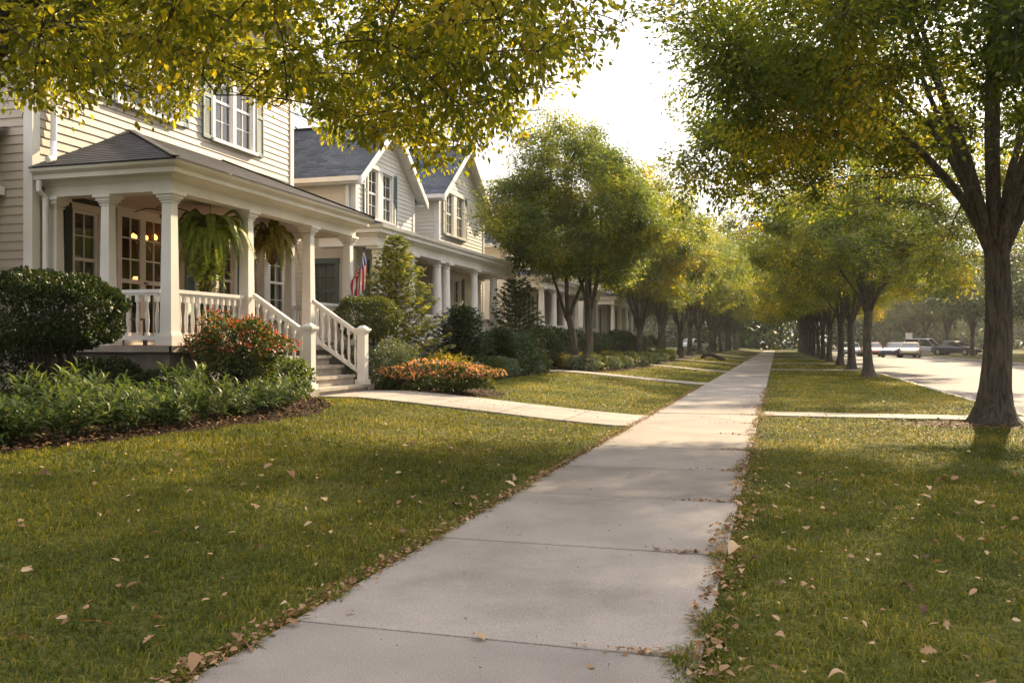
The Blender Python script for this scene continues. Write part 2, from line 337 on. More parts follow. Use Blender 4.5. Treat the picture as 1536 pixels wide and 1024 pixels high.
BAL=[(0,.030),(.03,.030),(.06,.018),(.12,.024),(.22,.029),(.32,.024),(.42,.016),(.50,.020),(.53,.028),(.60,.028)]
def railing(par, a, b, z0, hgt=.80, step=.14, turned=True, slope=0., matn='trim', name='railing', n=None, zb=None):
    """rails between points a,b (x,y) with floor height z0 at a, z0+slope at b"""
    a=Vector((a[0],a[1],0)); b=Vector((b[0],b[1],0)); L=(b-a).length
    def P(t,z): q=a.lerp(b,t); return Vector((q.x,q.y,z0+slope*t+z))
    m=MB(); m.bar(P(0,hgt-.03),P(1,hgt-.03),.09,.05); m.bar(P(0,hgt-.07),P(1,hgt-.07),.05,.035)
    rail=m.build(name,M[matn],par)
    m=MB(); m.bar(P(0,.11),P(1,.11),.06,.06); m.build('bottom_rail',M[matn],rail)
    k=n or max(2,int(L/step)); hb=hgt-.085-.14
    for i in range(k):
        t=(i+.5)/k; c=P(t,.135); m=MB()
        if turned:
            s=hb/.60
            r=.026; m.box(c.x-r,c.x+r,c.y-r,c.y+r,c.z-.01,c.z+.05); m.lathe((c.x,c.y,c.z),[(z*s,rr) for z,rr in BAL],8); m.box(c.x-r,c.x+r,c.y-r,c.y+r,c.z+hb-.09,c.z+hb+.012)
        else:
            r=.019; m.box(c.x-r,c.x+r,c.y-r,c.y+r,c.z-.01,c.z+hb+.012)
        m.build('baluster',M[matn],rail)
    return rail

def sq_column(par, x,y,z0,z1,w=.23, ped=None, name='porch_column', mt='trim'):
    m=MB(); h=w/2
    def ring(r,a,b): m.box(x-r,x+r,y-r,y+r,a,b)
    b=z0
    ring(h+.045,b,b+.14); ring(h+.025,b+.14,b+.17)
    r0,r1=h,h-.022
    m.hexa([(x-r0,y-r0,b+.17),(x+r0,y-r0,b+.17),(x+r0,y+r0,b+.17),(x-r0,y+r0,b+.17),(x-r1,y-r1,z1-.14),(x+r1,y-r1,z1-.14),(x+r1,y+r1,z1-.14),(x-r1,y+r1,z1-.14)])
    ring(r1+.018,z1-.155,z1-.135); ring(r1+.03,z1-.12,z1-.09); ring(r1+.055,z1-.09,z1-.045); ring(r1+.085,z1-.045,z1)
    ring(r1,z1-.135,z1-.12)
    return m.build(name,M[mt],par)
def rd_column(par,x,y,z0,z1,r=.13,name='porch_column',mt='trim'):
    m=MB(); m.box(x-r-.05,x+r+.05,y-r-.05,y+r+.05,z0,z0+.08); m.box(x-r-.05,x+r+.05,y-r-.05,y+r+.05,z1-.06,z1)
    m.lathe((x,y,z0+.08),[(0,r+.035),(.05,r+.035),(.07,r),(1.0,r*.98),(z1-z0-.3,r*.82),(z1-z0-.25,r*.82),(z1-z0-.24,r*.95),(z1-z0-.21,r*.95),(z1-z0-.2,r*.85),(z1-z0-.17,r*.85),(z1-z0-.14,r+.03)],16)
    return m.build(name,M[mt],par,smooth=False)
def profile_run(par,name,pts,prof,mt):
    """prof (out,z) swept along the open polyline pts (x,y); outward = right of travel"""
    m=MB(); n=len(pts); P=[Vector((p[0],p[1],0)) for p in pts]; nor=[]
    for i in range(n-1):
        d=(P[i+1]-P[i]).normalized(); nor.append(Vector((d.y,-d.x,0)))
    rings=[]
    for i in range(n):
        if i==0: o=nor[0]
        elif i==n-1: o=nor[-1]
        else:
            o=(nor[i-1]+nor[i]); o=o/ (o.length_squared/2) if o.length>0 else nor[i]
        rings.append([P[i]+o*a+Vector((0,0,z)) for a,z in prof])
    for i in range(n-1):
        for j in range(len(prof)-1):
            m.face([rings[i][j],rings[i+1][j],rings[i+1][j+1],rings[i][j+1]])
    m.face(rings[0]); m.face(rings[-1][::-1])
    return m.build(name,M[mt],par)

# ================================================================ the near house
H1=empty('house',(-12,14,.3),'large cream clapboard house with square white porch columns, nearest on the left','house')
WX=-10.3; Y0,Y1=10.5,17.75; ZT=8.25; ZF=1.17
FW=Fr((WX,Y0,0),(0,1,0),(1,0,0)); SW=Fr((-17,Y0,0),(1,0,0),(0,-1,0))
uy=lambda y:y-Y0
# openings (u,z,w,h)
op=dict(low=(uy(11.28),1.75,.52,1.5), door=(uy(12.30),1.22,1.16,2.15), mid=(uy(14.35),1.55,1.15,1.75), far=(uy(16.80),1.75,.62,1.5),
        upA=(uy(11.15),5.15,.66,1.5), upB=(uy(12.28),5.15,1.42,1.5), upC=(uy(14.86),5.10,1.30,1.5))
holes=[(u-.02,u+w+.02,z-.02,z+h+.02) for u,z,w,h in op.values()]
m=MB(); clap(m,FW,0,Y1-Y0,.25,ZT,holes,e=.128)
clap(m,SW,0,17+WX,.25,ZT,[(1.2,2.1,5.0,6.5)],e=.128)
BW=Fr((WX,Y1,0),(-1,0,0),(0,1,0)); clap(m,BW,0,6.7,.25,ZT,e=.128)
m.face([(-17,Y0,.2),(-17,Y1,.2),(-17,Y1,ZT),(-17,Y0,ZT)])
m.build('wall',M['cream'],H1)
m=MB(); 
m.box(WX-.02,WX+.03,Y0-.03,Y0+.11,.25,ZT-.01); m.box(WX-.13,WX-.019,Y0-.031,Y0+.02,.25,ZT-.01)
m.build('corner_board',M['trim2'],H1)
m=MB(); m.box(WX-.02,WX+.03,Y1-.11,Y1+.03,.25,ZT-.01); m.build('corner_board',M['trim2'],H1)
u,z,w,h=op['low']; window(H1,FW,u,z,w,h,trim='trim2',casing=.05,grid=(2,2),curtain='half')
m=MB(); m.obox(FW,u-.21,u-.055,z-.35,z+h+.2,.014,.05); m.obox(FW,u+w+.055,u+w+.21,z-.35,z+h+.2,.014,.05); m.obox(FW,u-.055,u+w+.055,z+h+.105,z+h+.2,.016,.047); m.build('shutter',M['dark_green'],H1)
# glazed double doors with a warm room behind
u,z,w,h=op['door']
m=MB(); m.obox(FW,u-.1,u,z,z+h,-.02,.045); m.obox(FW,u+w,u+w+.1,z,z+h,-.02,.045); m.obox(FW,u-.12,u+w+.12,z+h,z+h+.16,-.02,.055); m.obox(FW,u-.12,u+w+.12,ZF+.005,z,-.05,.06)
dr=m.build('door_frame',M['trim2'],H1)
for i in range(2):
    a=u+i*w/2; b=a+w/2; m=MB()
    m.obox(FW,a,a+.07,z,z+h,-.06,-.01); m.obox(FW,b-.07,b,z,z+h,-.06,-.01); m.obox(FW,a+.07,b-.07,z,z+.16,-.06,-.012); m.obox(FW,a+.07,b-.07,z+h-.08,z+h,-.06,-.012); m.obox(FW,a+.07,b-.07,z+.98,z+1.05,-.06,-.012)
    c=(a+b)/2; m.obox(FW,c-.012,c+.012,z+.16,z+h-.08,-.045,-.02)
    for q in (z+1.38,z+1.73): m.obox(FW,a+.07,b-.07,q-.012,q+.012,-.046,-.022)
    m.build('door_leaf',M['trim2'],dr)
    m=MB(); m.face([FW.p(a+.05,z+.1,-.035),FW.p(b-.05,z+.1,-.035),FW.p(b-.05,z+h-.05,-.035),FW.p(a+.05,z+h-.05,-.035)]); m.build('pane',M['glass'],dr)
m=MB(); hx=u+w/2+.03; m.tube([FW.p(hx,z+1.0,-.01),FW.p(hx,z+1.0,.04),FW.p(hx+.08,z+1.0,.04)],[.012,.012,.01],8); m.build('handle',M['bronze'],dr)
m=MB(); A,B,Z0,Z1,D=u-.7,u+w+.58,z-.02,z+h+.35,-2.4; p=FW.p
m.face([p(A,Z0,D),p(B,Z0,D),p(B,Z1,D),p(A,Z1,D)]); m.face([p(A,Z0,D),p(A,Z0,-.08),p(A,Z1,-.08),p(A,Z1,D)]); m.face([p(B,Z0,D),p(B,Z0,-.08),p(B,Z1,-.08),p(B,Z1,D)])
m.face([p(A,Z0,D),p(B,Z0,D),p(B,Z0,-.08),p(A,Z0,-.08)]); m.face([p(A,Z1,D),p(B,Z1,D),p(B,Z1,-.08),p(A,Z1,-.08)])
m.face([p(A,Z0,-.08),p(u,Z0,-.08),p(u,Z1,-.08),p(A,Z1,-.08)]); m.face([p(u+w,Z0,-.08),p(B,Z0,-.08),p(B,Z1,-.08),p(u+w,Z1,-.08)])
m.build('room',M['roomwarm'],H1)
u,z,w,h=op['mid']; window(H1,FW,u,z,w,h,trim='trim2',sashes=2,grid=(2,2),curtain='sides',shut='shutter',sw=.26)
u,z,w,h=op['far']; window(H1,FW,u,z,w,h,trim='trim2',grid=(2,2),curtain='sides',shut='shutter',sw=.22)
u,z,w,h=op['upA']; window(H1,FW,u,z,w,h,shut='shutter',sw=.2,curtain='half',casing=.07)
u,z,w,h=op['upB']; window(H1,FW,u,z,w,h,shut='shutter',sw=.26,sashes=2,curtain='half',grid=(2,2),casing=.07)
u,z,w,h=op['upC']; window(H1,FW,u,z,w,h,shut='shutter',sw=.28,sashes=2,curtain='half',grid=(2,2),casing=.07)
window(H1,SW,1.22,5.02,.86,1.46,curtain='half')
# main roof, out of the picture at the top
m=MB(); ym=(Y0+Y1)/2; ov=.45
roof_plane(m,(WX+ov,Y0-ov,ZT-.05),(WX+ov,Y1+ov,ZT-.05),(-13.65,Y1+ov,ZT+2.2),(-13.65,Y0-ov,ZT+2.2),.16)
roof_plane(m,(-17.45,Y1+ov,ZT-.05),(-17.45,Y0-ov,ZT-.05),(-13.65,Y0-ov,ZT+2.2),(-13.65,Y1+ov,ZT+2.2),.16)
m.build('roof',M['slate'],H1)
m=MB(); m.box(WX+.03,WX+ov,Y0-ov,Y1+ov,ZT-.12,ZT-.08); m.box(WX+ov-.02,WX+ov+.1,Y0-ov,Y1+ov,ZT-.22,ZT-.07); 
for yy in (Y0,Y1): m.face([(WX,yy,ZT),(-17,yy,ZT),(-13.65,yy,ZT+2.1)])
m.build('eaves',M['trim'],H1)
# porch
PX=-8.2; PY0,PY1=10.8,16.3; ZB=3.33
m=MB(); m.box(WX,PX+.2,PY0-.22,PY1+.25,ZF-.07,ZF); m.build('porch_floor',M['deck'],H1)
m=MB(); m.box(WX+.03,PX+.24,PY0-.28,PY0-.221,ZF-.09,ZF-.005); m.box(PX+.201,PX+.26,PY0-.28,PY1+.3,ZF-.09,ZF-.005); m.build('porch_floor_edge',M['step'],H1)
m=MB(); m.box(WX+.03,PX+.12,PY0-.16,PY1+.2,.15,ZF-.09); m.build('foundation',M['stone'],H1)
for (x,y) in ((PX,PY0),(PX,12.72),(PX,14.72),(PX,PY1),(-9.24,PY0),(-10.16,PY0),(-9.5,PY1),(-10.12,PY1)):
    sq_column(H1,x,y,ZF,ZB,.19 if x==PX else .175)
m=MB(); b=.11
m.box(PX-b,PX+b,PY0-b,PY1+b,ZB,ZB+.19); m.box(WX+.04,PX-b,PY0-b,PY0+b,ZB,ZB+.19); m.box(WX+.04,PX-b,PY1-b,PY1+b,ZB,ZB+.19)
m.box(PX-b-.015,PX+b+.015,PY0-b-.015,PY1+b+.015,ZB+.14,ZB+.195); m.box(WX+.04,PX-b-.015,PY0-b-.015,PY0+b+.012,ZB+.14,ZB+.195)
m.build('porch_beam',M['trim2'],H1)
m=MB(); m.box(WX+.02,PX-b,PY0+b,PY1-b,ZB+.10,ZB+.14); m.build('porch_ceiling',M['ceiling'],H1)
ZE=ZB+.19
profile_run(H1,'cornice',[(WX+.03,PY0-b),(PX+b,PY0-b),(PX+b,PY1+b),(WX+.03,PY1+b)],[(-.03,ZE-.03),(.03,ZE-.03),(.05,ZE+.01),(.09,ZE+.03),(.20,ZE+.035),(.20,ZE+.10),(.23,ZE+.115),(.27,ZE+.14),(.29,ZE+.19),(.24,ZE+.20),(-.03,ZE+.20)],'trim2')
E0=ZE+.20; o=.4; xe=PX+o; ye0=PY0-o; ye1=PY1+o; RZ=4.72; rise=RZ-E0
m=MB()
yr0=12.55; yr1=ye1-1.6
roof_plane(m,(xe,ye0,E0),(xe,ye1,E0),(WX+.02,yr1,RZ),(WX+.02,yr0,RZ),.13)
roof_plane(m,(WX+.02,ye0,E0),(xe,ye0,E0),(WX+.02,yr0,RZ),(WX+.02,yr0,RZ),.13)
roof_plane(m,(xe,ye1,E0),(WX+.02,ye1,E0),(WX+.02,yr1,RZ),(WX+.02,yr1,RZ),.13)
m.box(WX+.03,xe,ye0,ye1,E0-.02,E0-.006)
hip=m.build('porch_roof',M['slate'],H1)
m=MB()
for (e,yr) in (((xe,ye0),yr0),((xe,ye1),yr1)):
    m=MB(); a=Vector((e[0],e[1],E0+.02)); c=Vector((WX+.02,yr,RZ+.02)); m.bar(a,c,.10,.016); m.build('hip_cap',M['slate'],hip)
pass
# rails
railing(H1,(-9.14,PY0),(PX-.13,PY0),ZF); railing(H1,(-10.06,PY0),(-9.34,PY0),ZF)
railing(H1,(PX,PY0+.14),(PX,12.72-.14),ZF)
railing(H1,(PX,14.72+.14),(PX,PY1-.13),ZF,turned=False,step=.13)
railing(H1,(PX-.13,PY1),(-9.4,PY1),ZF,turned=False,step=.12)
# stairs
sy0,sy1=12.86,14.58; n=5; tr=.30; g0=G(-6.8)-.02; rs=(ZF-g0)/n
m=MB()
for i in range(n):
    zt=ZF-.012-i*rs; x1=PX+.262+.24*(i)+ (0.0)
    if i==0: continue
    m.box(PX+.12 if i==1 else x1-.24, x1+ .02, sy0-.03,sy1+.03, zt-.05, zt)       # tread
    m.box(PX+.13 if i==1 else x1-.24, x1-.012, sy0,sy1, g0-.1, zt-.051)
st=m.build('stairs',M['step'],H1)
xn=PX+.262+.24*3+.12
m=MB(); m.box(xn-.3,xn+.14,sy0-.42,sy0-.031,g0-.1,g0+rs-.02); m.build('stair_plinth',M['step'],H1); m=MB(); m.box(xn-.3,xn+.14,sy1+.031,sy1+.3,g0-.1,g0+rs-.02); m.build('stair_plinth',M['step'],H1)
zn=g0+rs-.02
for yy in (sy0-.1,sy1+.1):
    m=MB(); r=.075; m.box(xn-r-.03,xn+r+.03,yy-r-.03,yy+r+.03,zn,zn+.09); m.box(xn-r,xn+r,yy-r,yy+r,zn+.09,zn+.93); m.box(xn-r-.02,xn+r+.02,yy-r-.02,yy+r+.02,zn+.93,zn+.96); m.box(xn-r-.04,xn+r+.04,yy-r-.04,yy+r+.04,zn+.96,zn+1.0)
    m.hexa([(xn-r-.01,yy-r-.01,zn+1.0),(xn+r+.01,yy-r-.01,zn+1.0),(xn+r+.01,yy+r+.01,zn+1.0),(xn-r-.01,yy+r+.01,zn+1.0),(xn-.03,yy-.03,zn+1.05),(xn+.03,yy-.03,zn+1.05),(xn+.03,yy+.03,zn+1.05),(xn-.03,yy+.03,zn+1.05)])
    m.build('newel_post',M['trim'],H1)
    railing(H1,(PX+.11,yy),(xn-r,yy),ZF+.02,hgt=.82,slope=(zn+.98-.86)-(ZF+.02),n=7,name='stair_railing')
# downspouts and gutter
m=MB(); y=Y0+.33
m.tube([(WX+.07,y,ZT-.2),(WX+.07,y,4.5),(WX+.09,y-.03,4.15),(WX+.3,y-.25,E0+.14),(WX+.34,y-.4,E0+.1)],[.045]*5,10); m.build('downspout',M['gutter'],H1)
m=MB(); y=PY0-.2
m.tube([(WX+.12,PY0-.3,ZE+.02),(WX+.12,PY0-.3,ZE-.12),(WX+.13,PY0-.19,ZB-.02),(WX+.13,PY0-.19,ZF+.02)],[.04]*4,10); m.build('downspout',M['gutter'],H1)
# eave of a lower side wing at the far left
m=MB(); m.box(-17,-10.75,8.8,Y0-.04,3.35,3.47); m.box(-17,-10.72,8.76,8.8,3.32,3.5); m.build('wing_eaves',M['trim'],H1)
m=MB(); roof_plane(m,(-17,8.74,3.5),(-10.7,8.74,3.5),(-10.7,Y0-.03,4.35),(-17,Y0-.03,4.35),.14); m.build('wing_roof',M['slate'],H1)
m=MB(); W2=Fr((-17,8.95,0),(1,0,0),(0,-1,0)); clap(m,W2,0,5.9,.25,3.34,e=.128); W3=Fr((-11.1,8.95,0),(0,1,0),(1,0,0)); clap(m,W3,0,1.5,.25,3.34,e=.128); m.build('wing_wall',M['cream'],H1)
m=MB(); m.box(-11.16,-11.06,8.9,9.0,.25,3.33); m.build('corner_board',M['trim'],H1)
# chandelier inside
CH=empty('chandelier',(-10.95,13.72,3.3),'lit bronze chandelier glowing inside behind the glazed double doors','chandelier')
m=MB(); m.tube([(-10.95,13.72,3.69),(-10.95,13.72,3.1)],[.012,.012],6); m.lathe((-10.95,13.72,2.96),[(0,.01),(.04,.05),(.12,.02),(.16,.02)],10)
bl=[]
for k in range(6):
    a=k*math.pi/3; dx,dy=math.cos(a)*.2,math.sin(a)*.2
    m.tube([(-10.95,13.72,3.04),(-10.95+dx*.6,13.72+dy*.6,2.96),(-10.95+dx,13.72+dy,3.08)],[.009]*3,6); bl.append((-10.95+dx,13.72+dy,3.08))
m.build('frame',M['bronze'],CH)
for x,y,zz in bl:
    m=MB(); m.lathe((x,y,zz),[(0,.010),(.015,.025),(.045,.032),(.075,.024),(.09,.006)],10); m.build('bulb',M['bulb'],CH,smooth=True)
LP=empty('reflection_lamp',(-10.95,13.5,1.17),'small glowing lamp shape added for a bright reflection in the glazed double doors','lamp')  # glowing lamp shape added in place of a reflection on the door glass
m=MB(); m.box(-11.2,-10.7,13.25,13.75,2.0,2.05)
for dx in (-11.18,-10.73):
    for dy in (13.27,13.72): m.box(dx-.02,dx+.02,dy-.02,dy+.02,1.2,2.0)
m.lathe((-10.95,13.5,2.05),[(0,.06),(.03,.06),(.05,.02),(.2,.03),(.28,.012)],10); m.build('lamp_base',M['bronze'],LP)
m=MB(); m.lathe((-10.95,13.5,2.28),[(0,.08),(.11,.05)],14); m.build('lamp_shade',M['reflglow'],LP)
# porch pendant
PD=empty('ceiling_light',(-9.3,12.1,3.4),'dark bronze ceiling light under the porch ceiling before the glazed doors','light')
m=MB(); m.lathe((-9.3,12.1,3.44),[(0,.05),(.07,.06)],12); m.tube([(-9.3,12.1,3.45),(-9.3,12.1,3.22)],[.01,.01],6)
for k in range(4):
    a=k*math.pi/2+.4; m.tube([(-9.3,12.1,3.3),(-9.3+math.cos(a)*.25,12.1+math.sin(a)*.25,3.33),(-9.3+math.cos(a)*.45,12.1+math.sin(a)*.45,3.27)],[.012,.01,.008],6)
m.lathe((-9.3,12.1,3.14),[(0,.01),(.03,.05),(.09,.06),(.1,.02)],12); m.build('fixture',M['bronze'],PD)
# bench on the porch
BN=empty('porch_bench',(-9.95,11.9,ZF),'dark slatted wooden bench on the porch behind the balusters','bench')
m=MB()
for k in range(4): m.box(-10.1+k*.11,-10.02+k*.11,11.35,12.2,ZF+.40,ZF+.43)
m.build('seat',M['wood'],BN)
m=MB()
for k in range(4): m.box(-10.16,-10.13,11.35,12.2,ZF+.5+k*.1,ZF+.56+k*.1)
m.build('backrest',M['wood'],BN)
for x in (-10.145,-9.7):
    for y in (11.38,12.17):
        m=MB(); m.box(x-.025,x+.025,y-.025,y+.025,ZF,ZF+(.86 if x<-10 else .40)); m.build('leg',M['wood'],BN)

# ================================================================ farther houses
def gable_block(par, X, Xb, ya, yb, ze, zr, siding, holes_front=(), zb=.2, roofm='blue_slate', ov=.32, trimn='trim', side_holes=()):
    ym=(ya+yb)/2; FF=Fr((X,ya,0),(0,1,0),(1,0,0)); SS=Fr((Xb,ya,0),(1,0,0),(0,-1,0)); B2=Fr((X,yb,0),(-1,0,0),(0,1,0))
    m=MB(); clap(m,FF,0,yb-ya,zb,ze,holes_front)
    w=yb-ya; clap(m,FF,0,w,ze,zr-.05,holes_front,lim=lambda z:((z-ze)/(zr-ze)*w/2, w-(z-ze)/(zr-ze)*w/2))
    clap(m,SS,0,X-Xb,zb,ze,side_holes); clap(m,B2,0,X-Xb,zb,ze)
    m.build('wall',M[siding],par)
    m=MB()
    m.box(X-.02,X+.03,ya-.03,ya+.11,zb,ze-.02); m.box(X-.13,X-.019,ya-.031,ya+.02,zb,ze-.02)
    m.build('corner_board',M[trimn],par); m=MB(); m.box(X-.02,X+.03,yb-.11,yb+.03,zb,ze-.02)
    m.build('corner_board',M[trimn],par)
    sl=(zr-ze)/(w/2); ez=ze-sl*ov; m=MB()
    roof_plane(m,(Xb,ya-ov,ez+.05),(X+ov,ya-ov,ez+.05),(X+ov,ym,zr+.05),(Xb,ym,zr+.05),.14)
    roof_plane(m,(X+ov,yb+ov,ez+.05),(Xb,yb+ov,ez+.05),(Xb,ym,zr+.05),(X+ov,ym,zr+.05),.14)
    m.bar((Xb,ym,zr+.07),(X+ov,ym,zr+.07),.18,.02)
    m.build('roof',M[roofm],par)
    m=MB()
    for (y,s) in ((ya,-1),(yb,1)):
        e=Vector((X+ov,y+s*ov,ez)); r=Vector((X+ov,ym,zr))
        m.hexa([e+Vector((-.03,0,-.16)),e+Vector((.015,0,-.16)),r+Vector((.015,0,-.16)),r+Vector((-.03,0,-.16)),e+Vector((-.03,0,.045)),e+Vector((.015,0,.045)),r+Vector((.015,0,.045)),r+Vector((-.03,0,.045))])
        # soffit under the overhang and horizontal eave with return
        m.face([e+Vector((0,0,-.02)),r+Vector((0,0,-.02)),r+Vector((-ov,0,-.02)),e+Vector((-ov,0,-.02))])
        yo=y+s*ov
        m.box(Xb,X+ov-.031,min(yo,yo-s*.03),max(yo,yo-s*.03),ez-.12,ez+.04); m.box(Xb,X+ov-.05,min(y,yo-s*.031),max(y,yo-s*.031),ez-.115,ez-.09)
        m.box(Xb,X+ov-.06,min(yo,yo+s*.1),max(yo,yo+s*.1),ez-.08,ez+.035)
    m.build('rake_board',M[trimn],par)
    return FF

def porch_house(root, X, PXx, ya, yb, gables, siding, cols, wins, zf=1.22, zbm=3.36, ypa=None, ypb=None, colr=.13, shut='shutter', rail=True, roofm='blue_slate', back=-17., bodyz=4.9, door_y=None, side_holes=()):
    """X front wall plane, PXx porch front line; gables: list of (ya,yb,ze,zr,[windows])"""
    FB=Fr((X-1.3,ya+1.9,0),(0,1,0),(1,0,0))
    m=MB(); clap(m,FB,0,yb-ya-3.8,.2,bodyz+.7); m.build('wall',M[siding],root)
    m=MB(); ya_,yb_=ya+1.9,yb-1.9; roof_plane(m,(X-.95,ya_,bodyz+.4),(X-.95,yb_,bodyz+.4),((X+back)/2,yb_,bodyz+1.9),((X+back)/2,ya_,bodyz+1.9),.14)
    roof_plane(m,(back,yb_,bodyz+.4),(back,ya_,bodyz+.4),((X+back)/2,ya_,bodyz+1.9),((X+back)/2,yb_,bodyz+1.9),.14); m.build('roof',M[roofm],root)
    for (a,b,ze,zr,w) in gables:
        hs=[(y-a-.02,y-a+ww+.02,z-.02,z+h+.02) for (y,z,ww,h,n) in w]+[(y-a-.02,y-a+ww+.02,z-.02,z+h+.02) for (y,z,ww,h,n) in wins if a<=y<b]
        FF=gable_block(root,X,back,a,b,ze,zr,siding,hs,roofm=roofm,side_holes=side_holes if a==gables[0][0] else ())
        for (y,z,ww,h,n) in w: window(root,FF,y-a,z,ww,h,sashes=n,grid=(2,2),gap=.3 if n>1 else .1,shut=shut,sw=.2,curtain='half',casing=.06)
        for (y,z,ww,h,n) in wins:
            if a<=y<b: window(root,FF,y-a,z,ww,h,sashes=n,grid=(2,2),shut=shut,sw=.26,curtain='sides',casing=.08)
    ypa=ypa if ypa is not None else ya; ypb=ypb if ypb is not None else yb
    m=MB(); m.box(X+.04,PXx+.2,ypa,ypb,zf-.08,zf); m.build('porch_floor',M['step'],root)
    m=MB(); m.box(X+.04,PXx+.1,ypa+.1,ypb-.1,.1,zf-.08); m.build('foundation',M['stone'],root)
    for c in cols:
        rd_column(root,c[0],c[1],zf,zbm,colr)
    m=MB(); m.box(PXx-.13,PXx+.13,ypa+.05,ypb-.05,zbm,zbm+.24); m.box(X+.04,PXx-.13,ypa+.05,ypa+.31,zbm,zbm+.24); m.box(X+.04,PXx-.13,ypb-.31,ypb-.05,zbm,zbm+.24); m.build('porch_beam',M['trim'],root)
    m=MB(); m.box(X+.02,PXx-.13,ypa+.31,ypb-.31,zbm+.14,zbm+.18); m.build('porch_ceiling',M['ceiling'],root)
    Z=zbm+.24
    profile_run(root,'cornice',[(X+.04,ypa+.05),(PXx+.13,ypa+.05),(PXx+.13,ypb-.05),(X+.04,ypb-.05)],[(-.03,Z-.03),(.04,Z-.03),(.06,Z+.02),(.18,Z+.03),(.18,Z+.1),(.24,Z+.13),(.26,Z+.2),(-.03,Z+.2)],'trim')
    m=MB(); e=.36; E=Z+.2; rz=4.02
    roof_plane(m,(PXx+e,ypa-e+.1,E),(PXx+e,ypb+e-.1,E),(X-1.28,ypb+e-1.6,rz+.5),(X-1.28,ypa-e+1.6,rz+.5),.14)
    roof_plane(m,(X+.03,ypa-e+.1,E),(PXx+e,ypa-e+.1,E),(X+.03,ypa+1,rz+.2),(X+.03,ypa+1,rz+.2),.14)
    roof_plane(m,(PXx+e,ypb+e-.1,E),(X+.03,ypb+e-.1,E),(X+.03,ypb-1,rz+.2),(X+.03,ypb-1,rz+.2),.14)
    m.build('porch_roof',M[roofm],root)
    if rail:
        ys=sorted(c[1] for c in cols if abs(c[0]-PXx)<.01)
        for a,b in zip(ys,ys[1:]):
            if door_y and a<door_y<b: continue
            if b-a>.9: railing(root,(PXx,a+.14),(PXx,b-.14),zf,turned=False,step=.17,hgt=.72)

H2=empty('house',(-12,25,.3),'white house with two front gables, blue-grey roof and round porch columns','house')
X2=-9.9
porch_house(H2,X2,-8.55,20.0,30.2,
  [(20.05,23.75,5.45,6.95,[(20.75,4.40,1.45,1.25,2)]),(25.7,30.1,5.9,7.6,[(26.3,4.62,1.65,1.3,2)])],
  'white_siding',[(-8.55,y) for y in (18.4,20.3,22.1,22.75,25.1,27.0,28.9)]+[(-9.7,28.9)],
  [(20.9,1.75,.9,1.5,1),(26.3,1.75,1.3,1.5,2)],ypa=18.1,ypb=29.2,door_y=24,side_holes=[(17-11.05,17-10.39,1.8,3.19),(17-12.37,17-11.71,1.8,3.19)])
# side wall windows of house 2 facing the camera, with slate blue frames
S2=Fr((-17,20.05,0),(1,0,0),(0,-1,0))
window(H2,S2,17-11.03,1.82,.62,1.35,trim='blue_trim',casing=.08,grid=(2,2),curtain='full'); 
window(H2,S2,17-12.35,1.82,.62,1.35,trim='blue_trim',casing=.08,grid=(2,2),curtain='full')
m=MB(); m.box(-11.75,-11.05,22.0,22.7,5.5,7.45); m.box(-11.8,-11.0,21.95,22.75,7.45,7.55); m.build('chimney',M['trim2'],H2)
m=MB(); m.tube([(-10.05,19.93,5.2),(-10.05,19.93,4.6),(-10.05,19.93,4.45)],[.05]*3,8); m.build('downspout',M['gutter'],H2)

H3=empty('house',(-12,38,.3),'white house with round porch columns, half hidden behind the forked tree','house')
porch_house(H3,-9.9,-8.7,33.2,45.0,[(33.5,38.0,5.3,7.2,[(34.6,4.8,1.5,1.3,2)]),(40.2,44.8,5.5,7.4,[(41.4,4.9,1.5,1.3,2)])],'pale_siding',
  [(-8.7,y) for y in (33.6,35.6,37.6,39.8,42.0,44.4)],[(34.2,1.75,.9,1.5,1),(36.3,1.75,.9,1.5,1),(41.4,1.75,1.4,1.5,2)],door_y=38.5)
H4=empty('house',(-12,54,.3),'pale house farthest along the row, glimpsed between hedges and small trees','house')
porch_house(H4,-9.9,-8.7,49,60.5,[(49.4,54.0,5.4,7.3,[(50.6,4.9,1.5,1.3,2)]),(56,60.3,5.5,7.4,[(57.2,4.9,1.5,1.3,2)])],'white_siding',
  [(-8.7,y) for y in (49.4,51.6,53.8,56.0,58.2,60.0)],[(50.2,1.75,1.3,1.5,2),(57.4,1.75,1.3,1.5,2)],door_y=55)
